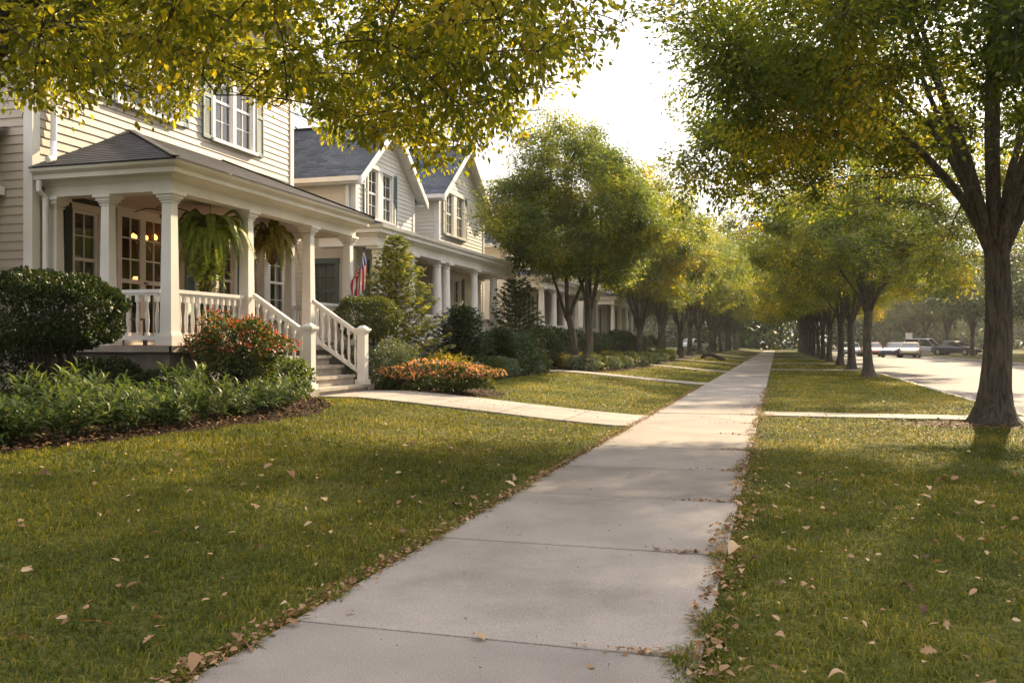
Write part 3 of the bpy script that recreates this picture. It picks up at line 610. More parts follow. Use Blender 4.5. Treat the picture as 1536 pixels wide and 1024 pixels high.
# ================================================================ leaf materials
def c(*a): return a
ML=dict(
 tree=leafmat('street_tree_leaf',[(.0,(.024,.046,.011)),(.40,(.062,.098,.017)),(.65,(.15,.178,.024)),(.86,(.36,.31,.028)),(1,(.56,.37,.022))],.58,.6,.55,objvar=.2,tint=2.0),
 near=leafmat('overhead_tree_leaf',[(.0,(.045,.075,.012)),(.35,(.11,.145,.018)),(.62,(.22,.235,.025)),(.86,(.42,.34,.025)),(1,(.58,.34,.02))],.62,1.1,.45,tint=1.8),
 dark=leafmat('background_tree_leaf',[(.0,(.03,.062,.016)),(.45,(.08,.13,.026)),(.8,(.18,.21,.03)),(1,(.36,.30,.03))],.5,.5,.5,objvar=.2),
 far=leafmat('far_tree_leaf',[(.0,(.018,.04,.016)),(.5,(.045,.075,.024)),(.85,(.10,.125,.028)),(1,(.26,.20,.025))],.35,.4,.5,objvar=.2),
 gloss=leafmat('glossy_evergreen_leaf',[(0,(.014,.03,.009)),(.6,(.032,.055,.013)),(1,(.07,.09,.02))],.22,2,.3,rough=.5,spec=.3),
 peren=leafmat('perennial_leaf',[(0,(.035,.068,.024)),(.5,(.075,.12,.035)),(.85,(.15,.19,.045)),(1,(.27,.26,.05))],.38,1.2,.45,rough=.5,spec=.3,objvar=.2),
 shrub=leafmat('shrub_leaf',[(0,(.025,.048,.014)),(.6,(.06,.085,.02)),(1,(.15,.15,.03))],.35,1.5,.4,objvar=.2),
 ever=leafmat('needle_foliage',[(0,(.02,.042,.018)),(.6,(.05,.08,.028)),(1,(.11,.13,.04))],.25,2,.4,objvar=.2),
 golden=leafmat('golden_conifer_foliage',[(0,(.06,.09,.025)),(.5,(.14,.17,.04)),(1,(.30,.29,.06))],.4,2,.4),
 grey=leafmat('grey_green_foliage',[(0,(.07,.10,.06)),(.6,(.14,.18,.11)),(1,(.23,.25,.13))],.25,2,.4,objvar=.3),
 red=leafmat('red_autumn_leaf',[(0,(.16,.025,.015)),(.5,(.36,.05,.025)),(1,(.45,.18,.05))],.4,3,.3),
 orange=leafmat('orange_flower',[(0,(.30,.10,.05)),(.5,(.46,.21,.10)),(1,(.55,.36,.18))],.35,3,.3),
 yellow=leafmat('yellow_green_leaf',[(0,(.12,.13,.02)),(.6,(.28,.24,.03)),(1,(.45,.30,.03))],.4,2,.4),
 fern=leafmat('fern_frond',[(0,(.12,.19,.03)),(.6,(.24,.32,.05)),(1,(.45,.42,.07))],.4,3,.4),
 dry=leafmat('dry_fallen_leaf',[(0,(.10,.055,.03)),(.3,(.22,.12,.06)),(.7,(.34,.215,.12)),(1,(.46,.33,.20))],.2,3,.1,rough=.65,spec=.25,objvar=.7),
)
# ================================================================ trees
def bez(p,q,c1,k):
    t=np.linspace(0,1,k)[:,None]; return (1-t)**2*p+2*t*(1-t)*c1+t*t*q
def tree(name, seed, fork=2.6, tr=.22, crown=(0,0,5.6), rad=(3.,3.,2.9), low=.62, n1=8, n2=130, n3=1100, lpt=24, ls=.10, T=T_Q, leafm='tree', barkm='bark',
         lean=(0,0), flare=.8, sides=12, accept=None, spread=.16, stems=None, flat=.35, droop=.0, vary=.2, flut=True, smin=.7, fill=.5, hollow=(1.7,1.3), boxy=0, limbr=.55, goldlow=0.):
    rs=np.random.RandomState(seed); crown=np.array(crown,float); rad=np.array(rad,float)
    root=empty(name,(0,0,0)); mb=MB(); ph=rs.rand(8)*6.28
    def envr(d):
        v=1+vary*(np.sin(3*d[:,0]+ph[0])*np.cos(2.5*d[:,1]+ph[1])+.7*np.sin(5*d[:,2]+4*d[:,0]+ph[2])+.5*np.sin(7*d[:,1]-3*d[:,2]+ph[3]))
        return v
    def sample(n,r0):
        out=[]
        while sum(map(len,out))<n:
            d=unit(rs.normal(size=(n*2,3))); u=r0+(1-r0)*rs.rand(n*2)**.6; r=rad[None]*np.where(d[:,2:3]<0,np.array([1,1,low]),1.)
            sc_=np.where(d[:,2]<0,(np.hypot(d[:,0],d[:,1])**4+np.abs(d[:,2])**4)**-.25,1.) if boxy else 1.
            p=crown+d*r*(u*envr(d)*sc_)[:,None]
            if accept is not None: p=p[accept(p)]
            p=p[p[:,2]>fork*.85] if stems is None else p
            out.append(p)
        return np.concatenate(out)[:n]
    poolP=[];poolR=[];poolL=[]
    def addpool(pts,rr,L0):
        L=L0
        for i in range(len(pts)):
            if i: L+=np.linalg.norm(pts[i]-pts[i-1])
            poolP.append(pts[i]); poolR.append(rr[i]); poolL.append(L)
    stemlist=stems or [((0,0),lean,tr,fork)]
    tops=[]
    for (bx,by),(lx,ly),r0,fk in stemlist:
        zs=np.array([-.15,0,.06,.15,.3,.55,.9]+list(np.linspace(1.3,fk,5))); k=len(zs)
        px=bx+lx*np.clip(zs/fk,0,1)**1.3+.03*np.sin(zs*2+seed); py=by+ly*np.clip(zs/fk,0,1)**1.3+.03*np.cos(zs*1.7+seed)
        rr=r0*(1+flare*np.exp(-np.clip(zs,0,9)/.22))*(1-.22*zs/fk)
        pts=np.stack([px,py,zs],1); q=rs.rand(3)*6
        fl=(lambda t,i,zs=zs,q=q: 1+(.15*math.exp(-max(zs[i],0)/.35)+.03)*math.sin(5*t+q[0])+(.08*math.exp(-max(zs[i],0)/.5)+.015)*math.sin(9*t+q[1])) if flut else None
        mb.tube(pts,rr,sides if r0>.1 else 8,flut=fl); tops.append((pts[-1],rr[-1],np.array([lx,ly,fk])))
    # limbs
    li=0
    for si,(tp,tr0,ld) in enumerate(tops):
        m1=max(2,n1//len(tops))
        for j in range(m1):
            a=2*math.pi*(j+.35*rs.rand())/m1+si*1.3
            el=[.15,.75,.4,.95,.25,.6][j%6]+.1*rs.rand()
            d=np.array([[math.cos(a)*math.cos(el*1.4),math.sin(a)*math.cos(el*1.4),math.sin(el*1.4)]])
            tgt=(crown+d*rad*.80*envr(d)[:,None])[0]
            if accept is not None and not accept(tgt[None])[0]: tgt=tgt*.6+crown*.4
            p0=tp+np.array([math.cos(a),math.sin(a),0])*tr0*.35-np.array([0,0,.15+.2*rs.rand()]); L=np.linalg.norm(tgt-p0)
            c1=p0+np.array([math.cos(a)*.18,math.sin(a)*.18,.55])*L*.75
            pts=bez(p0,tgt,c1,11)+rs.normal(0,.02*L/3,(11,3))*np.linspace(0,1,11)[:,None]
            r0=tr0*(limbr if j%3 else limbr+.1)*(.9 if m1>4 else 1); rr=r0*np.linspace(1,.12,11)**.9
            mb.tube(pts,rr,8); addpool(pts[2:],rr[2:],.8)
    def attach(tg,alpha,kink,k,r_end,sd,rmax=.5):
        nonlocal_ends=[]
        order=np.argsort(np.linalg.norm(tg-(crown-[0,0,rad[2]*.5]),axis=1))
        for i in order:
            t=tg[i]; P=np.array(poolP); L=np.array(poolL); d=np.linalg.norm(P-t,axis=1); cost=d+alpha*L+np.where(P[:,2]>t[2]+.3,.5,0)
            j=int(np.argmin(cost)); p=P[j]; dl=d[j]
            if dl<.05: continue
            c1=p+(t-p)*.5+np.array([0,0,kink*dl])+rs.normal(0,.05*dl,3)
            pts=bez(p,t,c1,k); r0=min(poolR[j]*rmax+.002,.009+.013*dl); rr=np.linspace(r0,r_end,k)
            mb.tube(pts,rr,sd,cap=False); nonlocal_ends.append((pts,rr,L[j]))
            if alpha>0: addpool(pts[1:],rr[1:],L[j])
        return nonlocal_ends
    attach(sample(n2,.30),.35,.12,6,.007,5,.75)
    t3=np.concatenate([sample(n3,fill) for _ in range(2)]); hr=np.hypot(t3[:,0]-lean[0],t3[:,1]-lean[1])
    t3=t3[((hr/hollow[0])**2+((t3[:,2]-fork)/hollow[1])**2)>1][:n3]
    ends=[]
    P=np.array(poolP)
    for t in t3:
        d=np.linalg.norm(P-t,axis=1); j=int(np.argmin(d)); dl=d[j]; p=P[j]
        if dl>1.3: t=p+(t-p)*1.3/dl; dl=1.3
        c1=p+(t-p)*.5+np.array([0,0,.1*dl]); pts=bez(p,t,c1,4); mb.tube(pts,[.006,.005,.004,.003],3,cap=False); ends.append(pts)
    tk=mb.build('trunk',M[barkm],root,smooth=True)
    E_=np.array(ends); n=len(E_)
    ph2=rs.rand(n,lpt)
    idx=(ph2**.6)*3; i0=np.clip(idx.astype(int),0,2); f=(idx-i0)[...,None]
    a=np.take_along_axis(E_,i0[...,None].repeat(3,-1),1); b=np.take_along_axis(E_,(i0+1)[...,None].repeat(3,-1),1)
    pos=(a+(b-a)*f).reshape(-1,3); dr=np.repeat(unit(E_[:,3]-E_[:,1]),lpt,0)
    off=rs.normal(0,1,pos.shape)*[spread,spread,spread*flat]
    out=unit(pos-crown)
    D=dr*.7+unit(off)*.9+rs.normal(0,.35,pos.shape)-[0,0,droop+.2]; N_=rs.normal(0,.42,pos.shape)+[0,0,1.]
    s=ls*(smin+(1.35-smin)*rs.rand(len(pos)))
    if accept is not None: keep=accept(pos+off); pos,off,D,N_,s=pos[keep],off[keep],D[keep],N_[keep],s[keep]
    V,F,r=leaves(pos+off,D,N_,s,T)
    # clump-level colour drift
    cl=np.repeat(np.repeat(rs.rand(n)*.35,lpt)[keep] if accept is not None else np.repeat(rs.rand(n)*.35,lpt), len(T[1]))
    pz=np.repeat(pos[:,2],len(T[1])); gl=goldlow*np.clip(((crown[2]-rad[2]*.22)-pz)/(rad[2]*.3),-.6,1)
    np_mesh('crown',V,F,ML[leafm],root,rnd=np.clip(r*.65+cl+gl,0,1))
    return root

def put(root,x,y,z=0,rz=0,s=1,label=None,cat=None,group=None):
    root.location=(x,y,z); root.rotation_euler=(0,0,rz); root.scale=(s,s,s) if not isinstance(s,tuple) else s
    return tag(root,label,cat,group)

# ================================================================ shrubs
def bush(name, r, h, z0=0., n=6000, ls=.05, leafm='shrub', T=T_Q, stems=7, lump=.08, shell=.75, outw=.9, flower=None, nf=0, fs=.05, ftop=.1, rad2=None, sides=5, sq=2.3, up=.4, parts=True):
    """crown dome from z0 to z0+h, radius r, stems from the ground; built at the origin"""
    rs=np.random; root=empty(name,(0,0,0)); rx,ry=(r,rad2 or r)
    c0=np.array([0,0,z0+h*.5]); hh=h*.5; ph=RNG.random(6)*6.28
    def pts(n,inner):
        d=unit(nrm(n)); d=np.sign(d)*np.abs(d)**(2/sq); d=d/ (np.sum(np.abs(d)**sq,1,keepdims=True)**(1/sq))
        lum=1+lump*(np.sin(6*d[:,0]+ph[0])*np.sin(5*d[:,1]+ph[1])+np.sin(7*d[:,2]+4*d[:,0]+ph[2])+.6*np.sin(13*d[:,1]+9*d[:,0]+ph[3])*np.sin(11*d[:,2]+ph[4]))
        u=inner+(1-inner)*RNG.random(n)**.5
        return c0+d*[rx,ry,hh]*(lum*u)[:,None], d
    if stems:
        mb=MB()
        for k in range(stems):
            a=2*math.pi*k/stems+random.random(); b=.2*rx; e=.68*rx*(.4+.6*random.random())
            p=[(math.cos(a)*b,math.sin(a)*b,-.05),(math.cos(a)*b*1.6,math.sin(a)*b*1.6,z0*.5+.05),(math.cos(a)*e*.6,math.sin(a)*e*.6,z0+h*.25),(math.cos(a)*e,math.sin(a)*e,z0+h*.7)]
            mb.tube(p,[.02*rx+.006,.016*rx+.005,.011,.005],sides)
            for q in range(3):
                a2=a+random.uniform(-1,1); e2=e*random.uniform(.8,1.2)
                mb.tube([p[1] if q else p[2],(math.cos(a2)*e2*.8,math.sin(a2)*e2*.8,z0+h*.3),(math.cos(a2)*e2*1.25,math.sin(a2)*e2*1.25,z0+h*random.uniform(.35,.7))],[.01,.007,.004],4)
        mb.build('stems',M['bark2'],root,smooth=True)
    P,d=pts(n,shell)
    D=d*outw+nrm(n,.55)+[0,0,.15]; N_=d*.6+nrm(n,.5)+[0,0,up]
    V,F,r_=leaves(P,D,N_,ls*(.65+.7*RNG.random(n)),T); np_mesh('foliage',V,F,ML[leafm],root,rnd=r_)
    if flower:
        P,d=pts(nf*3,.9); P=P+d*.02; k=d[:,2]>ftop; P,d=P[k][:nf],d[k][:nf]; n=len(P)
        V,F,r_=leaves(P,d*.6+nrm(n,.5),d+nrm(n,.35)+[0,0,.4],fs*(.6+.7*RNG.random(n)),T_Q); np_mesh('blossom' if flower=='orange' else 'autumn_leaves',V,F,ML[flower],root,rnd=r_)
    return root

def clump(name, r=.42, h=.45, ns=22, nl=16, ll=.16, leafm='peren', w=1., tips=0):
    root=empty(name,(0,0,0)); mb=MB(); P=[];D=[];N_=[];Z=[]
    for k in range(ns):
        a=RNG.random()*6.28; q=RNG.random()**.7; e=r*q; hh=h*(.65+.35*RNG.random())*(1-.35*q*q)
        b=np.array([math.cos(a)*e*.25,math.sin(a)*e*.25,-.02]); t=np.array([math.cos(a)*e,math.sin(a)*e,hh]); c1=b*.4+t*.6; c1[:2]=b[:2]*.7+t[:2]*.3; c1[2]=hh*.75
        pts=bez(b,t,c1,5); mb.tube(pts,[.004,.004,.0035,.003,.002],3,cap=False)
        for i in range(nl):
            u=.15+.85*(i+.5)/nl; j=min(int(u*4),3); f=u*4-j; p=pts[j]*(1-f)+pts[j+1]*f; al=i*2.4+k; up=.2+.7*(u**2)
            P.append(p); D.append([math.cos(al)+math.cos(a)*.5,math.sin(al)+math.sin(a)*.5,up]); N_.append([-math.cos(al)*.6,-math.sin(al)*.6,1]); Z.append(ll*(.6+.6*RNG.random())*(1.15-.35*u))
    mb.build('stems',ML[leafm],root)
    n=len(P); V,F,r_=leaves(np.array(P),np.array(D)+nrm(n,.18),np.array(N_)+nrm(n,.2),Z,(T_B[0]*[1,w,1.3],T_B[1])); np_mesh('foliage',V,F,ML[leafm],root,rnd=r_)
    return root

def conifer(name,H,r,leafm='golden',levels=26,per=9,ls=.07,dens=60,z0=.12,pw=.8,droop=-.05,barkm='bark2'):
    root=empty(name,(0,0,0)); mb=MB(); mb.tube([(0,0,-.05),(0,0,H*.4),(0.01,0,H*.97)],[.012*H+.01,.01*H,.004],8)
    P=[];D=[];N_=[]
    for i in range(levels):
        t=(i+.5)/levels; z=z0*H+(H*(1-z0))*t; rr=r*(1-t)**pw*(1 if t>.08 else .8)
        for k in range(per):
            a=2*math.pi*(k+RNG.random()*.7)/per+i*1.1; L=rr*(.7+.42*RNG.random())+.05; zu=z+L*(.28+.3*t)+droop
            p=np.array([0,0,z-.05]); e=np.array([math.cos(a)*L,math.sin(a)*L,zu]); c1=np.array([math.cos(a)*L*.55,math.sin(a)*L*.55,z+.06*L]); pts=bez(p,e,c1,4)
            mb.tube(pts,[.008,.006,.004,.002],3,cap=False)
            m=int(dens*L/r)+8; u=RNG.random(m)**.7; q=(1-u)[:,None]**2*p+2*(u*(1-u))[:,None]*c1+(u*u)[:,None]*e
            sd=np.array([-math.sin(a),math.cos(a),0]); lat=(RNG.random(m)-.5)*.42*L*(1.1-u)
            q=q+sd*lat[:,None]+nrm(m,.018)+[0,0,-.02]
            P.append(q); D.append(np.array([math.cos(a),math.sin(a),.25])+sd*np.sign(lat)[:,None]*.8+nrm(m,.3)); N_.append(nrm(m,.4)+[0,0,1])
    mb.build('trunk',M[barkm],root)
    P=np.concatenate(P);D=np.concatenate(D);N_=np.concatenate(N_); V,F,r_=leaves(P,D,N_,ls*(.6+.8*RNG.random(len(P))),T_Q); np_mesh('foliage',V,F,ML[leafm],root,rnd=r_)
    return root
# ================================================================ ground, paths, road
def groundmat():
    m,nt,N,L=new('lawn_soil'); out=N('OutputMaterial'); b=N('BsdfPrincipled'); L(b.outputs[0],out.inputs[0]); tc=N('TexCoord')
    n=N('TexNoise'); n.inputs['Scale'].default_value=.35; n.inputs['Detail'].default_value=9; n.inputs['Roughness'].default_value=.65; L(tc.outputs['Object'],n.inputs[0])
    n2=N('TexNoise'); n2.inputs['Scale'].default_value=28; n2.inputs['Detail'].default_value=6; L(tc.outputs['Object'],n2.inputs[0])
    mx=N('Mix'); mx.inputs[0].default_value=.6; L(n.outputs[0],mx.inputs[2]); L(n2.outputs[0],mx.inputs[3])
    r=ramp(nt,[(.35,(.035,.042,.012)),(.5,(.08,.085,.018)),(.65,(.15,.12,.035))]); L(mx.outputs[0],r.inputs[0]); L(r.outputs[0],b.inputs['Base Color']); b.inputs['Roughness'].default_value=.95
    b.inputs['Specular IOR Level'].default_value=.1
    bp=N('Bump'); bp.inputs['Strength'].default_value=.8; bp.inputs['Distance'].default_value=.05; L(n2.outputs[0],bp.inputs['Height']); L(bp.outputs[0],b.inputs['Normal'])
    return m
M['lawn']=groundmat()
M['mulch']=mat('bark_mulch',(.055,.035,.022),.95,.5,14,1,60,spec=.1)
M['dirt']=mat('bare_dirt',(.15,.105,.065),.95,.3,5,.8,50,spec=.1)
xs=np.unique(np.concatenate([np.array([-420,-200,-100,-60,-30,-20,-14]),np.arange(-9,-1.9,.35),np.array([-2.13,-1.95,-1.0,-.25,0,1,2,3,CURB,CURB+.001,8,ROAD2,ROAD2+.001,15,18,25,40,80,160,420])]))
ys=np.unique(np.concatenate([np.array([-60,-20,-8,-3]),np.arange(0,40,1.5),np.array([45,55,70,90,120,160,220,320,560])]))
def gall(x):
    if CURB<x<=ROAD2: return -.16
    return G(x)
V=[(x,y,gall(x)) for y in ys for x in xs]; nx=len(xs); F=[(j*nx+i,j*nx+i+1,(j+1)*nx+i+1,(j+1)*nx+i) for j in range(len(ys)-1) for i in range(nx-1)]
g=np_mesh('ground',V,F,M['lawn']); tag(g,kind='structure')
def slab(mb,x0,x1,y0,y1,z,th=.09,b=.012,rag=0):
    a=[(x0,y0),(x1,y0),(x1,y1),(x0,y1)]; zz=[z if np.isscalar(z) else None]*4
    Z=lambda x: (z if np.isscalar(z) else z(x))
    inn=[(x0+b,y0+b),(x1-b,y0+b),(x1-b,y1-b),(x0+b,y1-b)]
    i=len(mb.v); mb.v+=[(x,y,Z(x)) for x,y in inn]+[(x,y,Z(x)-b) for x,y in a]+[(x,y,Z(x)-th) for x,y in a]
    fs=[(0,1,2,3)]+[(4+k,4+(k+1)%4,(k+1)%4,k) for k in range(4)]+[(8+k,8+(k+1)%4,4+(k+1)%4,4+k) for k in range(4)]
    for f in fs: mb.f.append(tuple(i+q for q in f)); mb.uv.append([(0,0)]*4); mb.mi.append(0)
SX0,SX1=-1.96,-.27; SL=1.69; SZ=.035
m=MB(); y=-3.37
k=0
while y<150:
    j=random.uniform(-.004,.004) if y<40 else 0
    slab(m,SX0,SX1,y+.008,y+SL-.008,SZ+j,b=.003); y+=SL
o=m.build('sidewalk',M['concrete']); tag(o,kind='structure')
m=MB(); m.face([(SX0+.01,-3.3,SZ-.028),(SX1-.01,-3.3,SZ-.028),(SX1-.01,150,SZ-.028),(SX0+.01,150,SZ-.028)]); o=m.build('sidewalk_joints',M['joint']); tag(o,kind='structure')
def cross(name,y0,y1,xa,xb,n,skew=0,dz=.03,wid=0):
    m=MB(); L=(xb-xa)
    for i in range(n):
        a=xa+L*i/n; b=xa+L*(i+1)/n; k=4
        top=[]; 
        for q in range(k+1):
            x=a+.005+(b-a-.01)*q/k; e=wid*((x-xa)/L)**2*0+ (wid*max(0,(-x-5.6))/1.3 if wid else 0)
            top.append((x,y0-e,y1+e*.4))
        for (p,q) in zip(top,top[1:]):
            m.face([(p[0],p[1],G(p[0])+dz),(q[0],q[1],G(q[0])+dz),(q[0],q[2],G(q[0])+dz),(p[0],p[2],G(p[0])+dz)])
            m.face([(p[0],p[1],G(p[0])-.05),(q[0],q[1],G(q[0])-.05),(q[0],q[1],G(q[0])+dz),(p[0],p[1],G(p[0])+dz)]); m.face([(p[0],p[2],G(p[0])-.05),(q[0],q[2],G(q[0])-.05),(q[0],q[2],G(q[0])+dz),(p[0],p[2],G(p[0])+dz)])
    o=m.build(name,M['walk']); tag(o,kind='structure'); return o
LP1=(12.75,14.72); LP=[LP1,(26.4,27.5),(38.6,39.5),(52,53),(64,65),(80,81),(98,99)]
cross('path',LP1[0],LP1[1],-6.95,SX0-.012,5,wid=0)
for a,b in LP[1:]: cross('path',a,b,-8.4,SX0-.012,5)
RP=[(15.3,16.15),(42,43),(55,56),(72,73),(92,93)]
for a,b in RP: cross('path',a,b,SX1+.012,CURB-.012,4)
# road: sheet, crack lines; kerbs are a real step
m=MB(); m.face([(CURB+.15,-40,-.12),(ROAD2-.15,-40,-.12),(ROAD2-.15,400,-.12),(CURB+.15,400,-.12)]); o=m.build('road',M['road']); tag(o,kind='structure')
for xa,xb in ((CURB,CURB+.15),(ROAD2-.15,ROAD2)):
    m=MB(); y=-30.
    while y<300: slab(m,xa,xb,y+.005,y+2.995,.005,.2,.015); y+=3.
    o=m.build('kerb',M['curb']); tag(o,kind='structure')
# mulch beds (gently mounded sheets following the slope)
def bed(name,ya,yb,xin,skipfn=None,m_='mulch'):
    yy=np.arange(ya,yb+.01,.25); V=[];F=[];k=9
    for y in yy:
        xe=float(bedx(y))+.05*math.sin(y*5)+.03*math.sin(y*13)
        for i in range(k):
            t=i/(k-1); x=xin+(xe-xin)*t; V.append((x,y,G(x)+.004+.035*math.sin(math.pi*min(1,(1-t)*3)/2)*(1 if 0<i<k-1 else .0)+.008*math.sin(x*9+y*7)*(0<i<k-1)))
    n=len(yy); F=[(j*k+i,j*k+i+1,(j+1)*k+i+1,(j+1)*k+i) for j in range(n-1) for i in range(k-1)]
    o=np_mesh(name,V,F,M[m_],smooth=True); tag(o,kind='structure'); return o
bed('mulch_bed',3.5,12.7,-11.0); bed('mulch_bed',14.65,26.1,-9.5); bed('mulch_bed',27.8,38.3,-9.5); bed('mulch_bed',39.8,62,-9.5)
def disc(name,x,y,r,mt,z=.008,e=1.):
    m=MB(); n=36; p=[(x+math.cos(2*math.pi*i/n)*r*(1+.12*math.sin(3*2*math.pi*i/n+x)+.06*math.sin(7*2*math.pi*i/n)),y+math.sin(2*math.pi*i/n)*r*e*(1+.1*math.sin(4*2*math.pi*i/n)),z) for i in range(n)]
    for i in range(n): m.face([(x,y,z+.035),p[i],p[(i+1)%n]])
    o=m.build(name,M[mt]); tag(o,kind='structure'); return o
VT=[(3.12,14.75),(3.1,34.2),(3.25,43.6),(3.3,51.5),(3.3,62),(3.3,70.5),(3.3,79),(3.3,88),(3.3,97),(3.3,106),(3.3,116),(3.3,127),(3.3,139)]
disc('tree_pit',2.75,14.6,.95,'dirt',e=.55); 
for x,y in VT[1:4]: disc('tree_pit',x-.05,y,.62,'dirt')

# ---------------------------------------------------------------- grass blades, chips and litter (uncountable)
def grass():
    mm,nt,N,L=new('grass_blade'); out=N('OutputMaterial'); b=N('BsdfPrincipled'); t=N('BsdfTranslucent'); mx=N('MixShader')
    a=N('Attribute'); a.attribute_name='rnd'; tc=N('TexCoord')
    n=N('TexNoise'); n.inputs['Scale'].default_value=.7; n.inputs['Detail'].default_value=5; n.inputs['Roughness'].default_value=.6; L(tc.outputs['Object'],n.inputs[0])
    st=N('MapRange'); st.inputs[1].default_value=.3; st.inputs[2].default_value=.7; L(n.outputs[0],st.inputs[0])
    f=N('Mix'); f.inputs[0].default_value=.45; L(a.outputs['Fac'],f.inputs[2]); L(st.outputs[0],f.inputs[3])
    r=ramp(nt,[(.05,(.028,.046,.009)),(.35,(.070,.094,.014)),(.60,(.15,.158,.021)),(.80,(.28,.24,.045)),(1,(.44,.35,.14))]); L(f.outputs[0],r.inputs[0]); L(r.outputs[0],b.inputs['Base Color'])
    gm=N('Mix'); gm.data_type='RGBA'; gm.blend_type='MULTIPLY'; gm.inputs[0].default_value=1; L(r.outputs[0],gm.inputs[6]); gm.inputs[7].default_value=(1.7,1.5,.6,1); L(gm.outputs[2],t.inputs[0]); b.inputs['Roughness'].default_value=.6; b.inputs['Specular IOR Level'].default_value=.18
    mx.inputs[0].default_value=.44; L(b.outputs[0],mx.inputs[1]); L(t.outputs[0],mx.inputs[2]); L(mx.outputs[0],out.inputs[0])
    Ps=[];W=[];H=[]
    def region(x0,x1,y0,y1,dens,w,h):
        n=int((x1-x0)*(y1-y0)*dens); P=np.stack([RNG.uniform(x0,x1,n),RNG.uniform(y0,y1,n)],1)
        Ps.append(P); W.append(np.full(n,w)); H.append(np.full(n,h))
    for (x0,x1) in ((-7.5,SX0+.015),(SX1-.015,CURB)):
        region(x0,x1,2.2,5.5,3600,.0062,.062) if x0>-2 else region(-6.6,x1,2.2,5.5,3200,.0062,.062)
        region(x0,x1,5.5,9,2400,.0075,.06); region(x0,x1,9,14,1500,.008,.055); region(x0,x1,14,22,800,.012,.055); region(x0,x1,22,36,300,.022,.055); region(x0,x1,36,70,80,.045,.06)
    # longer fringes along the paving edges
    for xe,s in ((SX0,-1),(SX1,1)):
        n=20000; yq=2.2+16*RNG.random(n)**1.5; jn=((yq+3.37)%SL)/SL; bg_=(.05*(.5+.5*np.sin(yq*2.3+s))+.03*np.sin(yq*6.1)**2+.035*np.exp(-((jn-.5)*2)**2*0-np.minimum(jn,1-jn)**2/.004))*(1. if s>0 else .35); P=np.stack([xe-s*bg_+s*np.abs(RNG.normal(0,.06,n)),yq],1); Ps.append(P); W.append(np.full(n,.005)); H.append(np.full(n,.075))
    P=np.concatenate(Ps);W=np.concatenate(W);H=np.concatenate(H); x,y=P.T
    keep=(x<SX0+.06)|(x>SX1-.2)
    keep&=~((x<0)&(x<bedx(y)+.03*np.sin(y*13)+.05*np.sin(y*5)))
    keep&=~((x<0)&(x<-7.0)&(y>12.7)&(y<14.7))
    for a_,b_ in LP: keep&=~((x<-1.5)&(y>a_-.02)&(y<b_+.02))
    for a_,b_ in RP: keep&=~((x>0)&(y>a_-.02)&(y<b_+.02))
    dd=((x-2.75)/1.0)**2+((y-14.6)/.6)**2; keep&=~((dd<1)&(RNG.random(len(x))<.93))
    # thin worn patches
    wn=np.sin(x*2.1+1.3*np.sin(y*.9))*np.sin(y*1.7+np.sin(x*1.1)); keep&=~((wn>.75)&(RNG.random(len(x))<.5))
    x,y,W,H=x[keep],y[keep],W[keep],H[keep]; n=len(x); z=gz(x)
    tuft=(.62+.55*(.5+.5*np.sin(x*7+2*np.sin(y*5))*np.sin(y*6+np.cos(x*4))))*(.8+.45*(np.sin(x*23+3*np.sin(y*9))*np.sin(y*19+2*np.sin(x*11))>.15))
    h=H*.9*(.4+.75*RNG.random(n))*tuft; a1=RNG.random(n)*6.283; l1=.45+1.15*RNG.random(n)**.9
    bx,by=np.cos(a1),np.sin(a1); sx,sy=-by,bx; cr=RNG.random(n)*.8-.4; sx,sy=sx*np.cos(cr)-sy*np.sin(cr),sx*np.sin(cr)+sy*np.cos(cr)
    w=W*(.6+.7*RNG.random(n)); V=np.empty((n,5,3),np.float32)
    V[:,0]=np.stack([x-sx*w/2,y-sy*w/2,z-.005],1); V[:,1]=np.stack([x+sx*w/2,y+sy*w/2,z-.005],1)
    mx_=h*l1*.35; V[:,2]=np.stack([x+bx*mx_+sx*w*.4,y+by*mx_+sy*w*.4,z+h*.62],1); V[:,3]=np.stack([x+bx*mx_-sx*w*.4,y+by*mx_-sy*w*.4,z+h*.62],1)
    tx=h*l1; V[:,4]=np.stack([x+bx*tx,y+by*tx,z+h*np.maximum(1.0-.45*l1,.18)],1)
    base=np.arange(n)*5; F=np.concatenate([np.stack([base,base+1,base+2],1),np.stack([base,base+2,base+3],1),np.stack([base+3,base+2,base+4],1)])
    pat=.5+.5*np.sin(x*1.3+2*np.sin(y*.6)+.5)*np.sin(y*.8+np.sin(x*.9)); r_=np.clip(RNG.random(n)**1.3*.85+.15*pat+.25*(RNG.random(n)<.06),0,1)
    right=x>0; r_=np.clip(r_+right*.04+np.clip((y-14)/10,0,1)*np.where(right,.24,.14),0,1)  # farther blades drier and more golden, colouring in the sunlit verge and lawns
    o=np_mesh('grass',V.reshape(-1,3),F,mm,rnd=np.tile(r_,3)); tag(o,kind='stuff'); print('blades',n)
grass()
def litter(name,P,Sz,z,matk,T=T_Q,tilt=.25):
    n=len(P); D=nrm(n); D[:,2]*=.25; N_=nrm(n,tilt)+[0,0,1]; V,F,r_=leaves(np.column_stack([P,z]),D,N_,Sz,T)
    o=np_mesh(name,V,F,ML[matk],rnd=r_); tag(o,kind='stuff'); return o
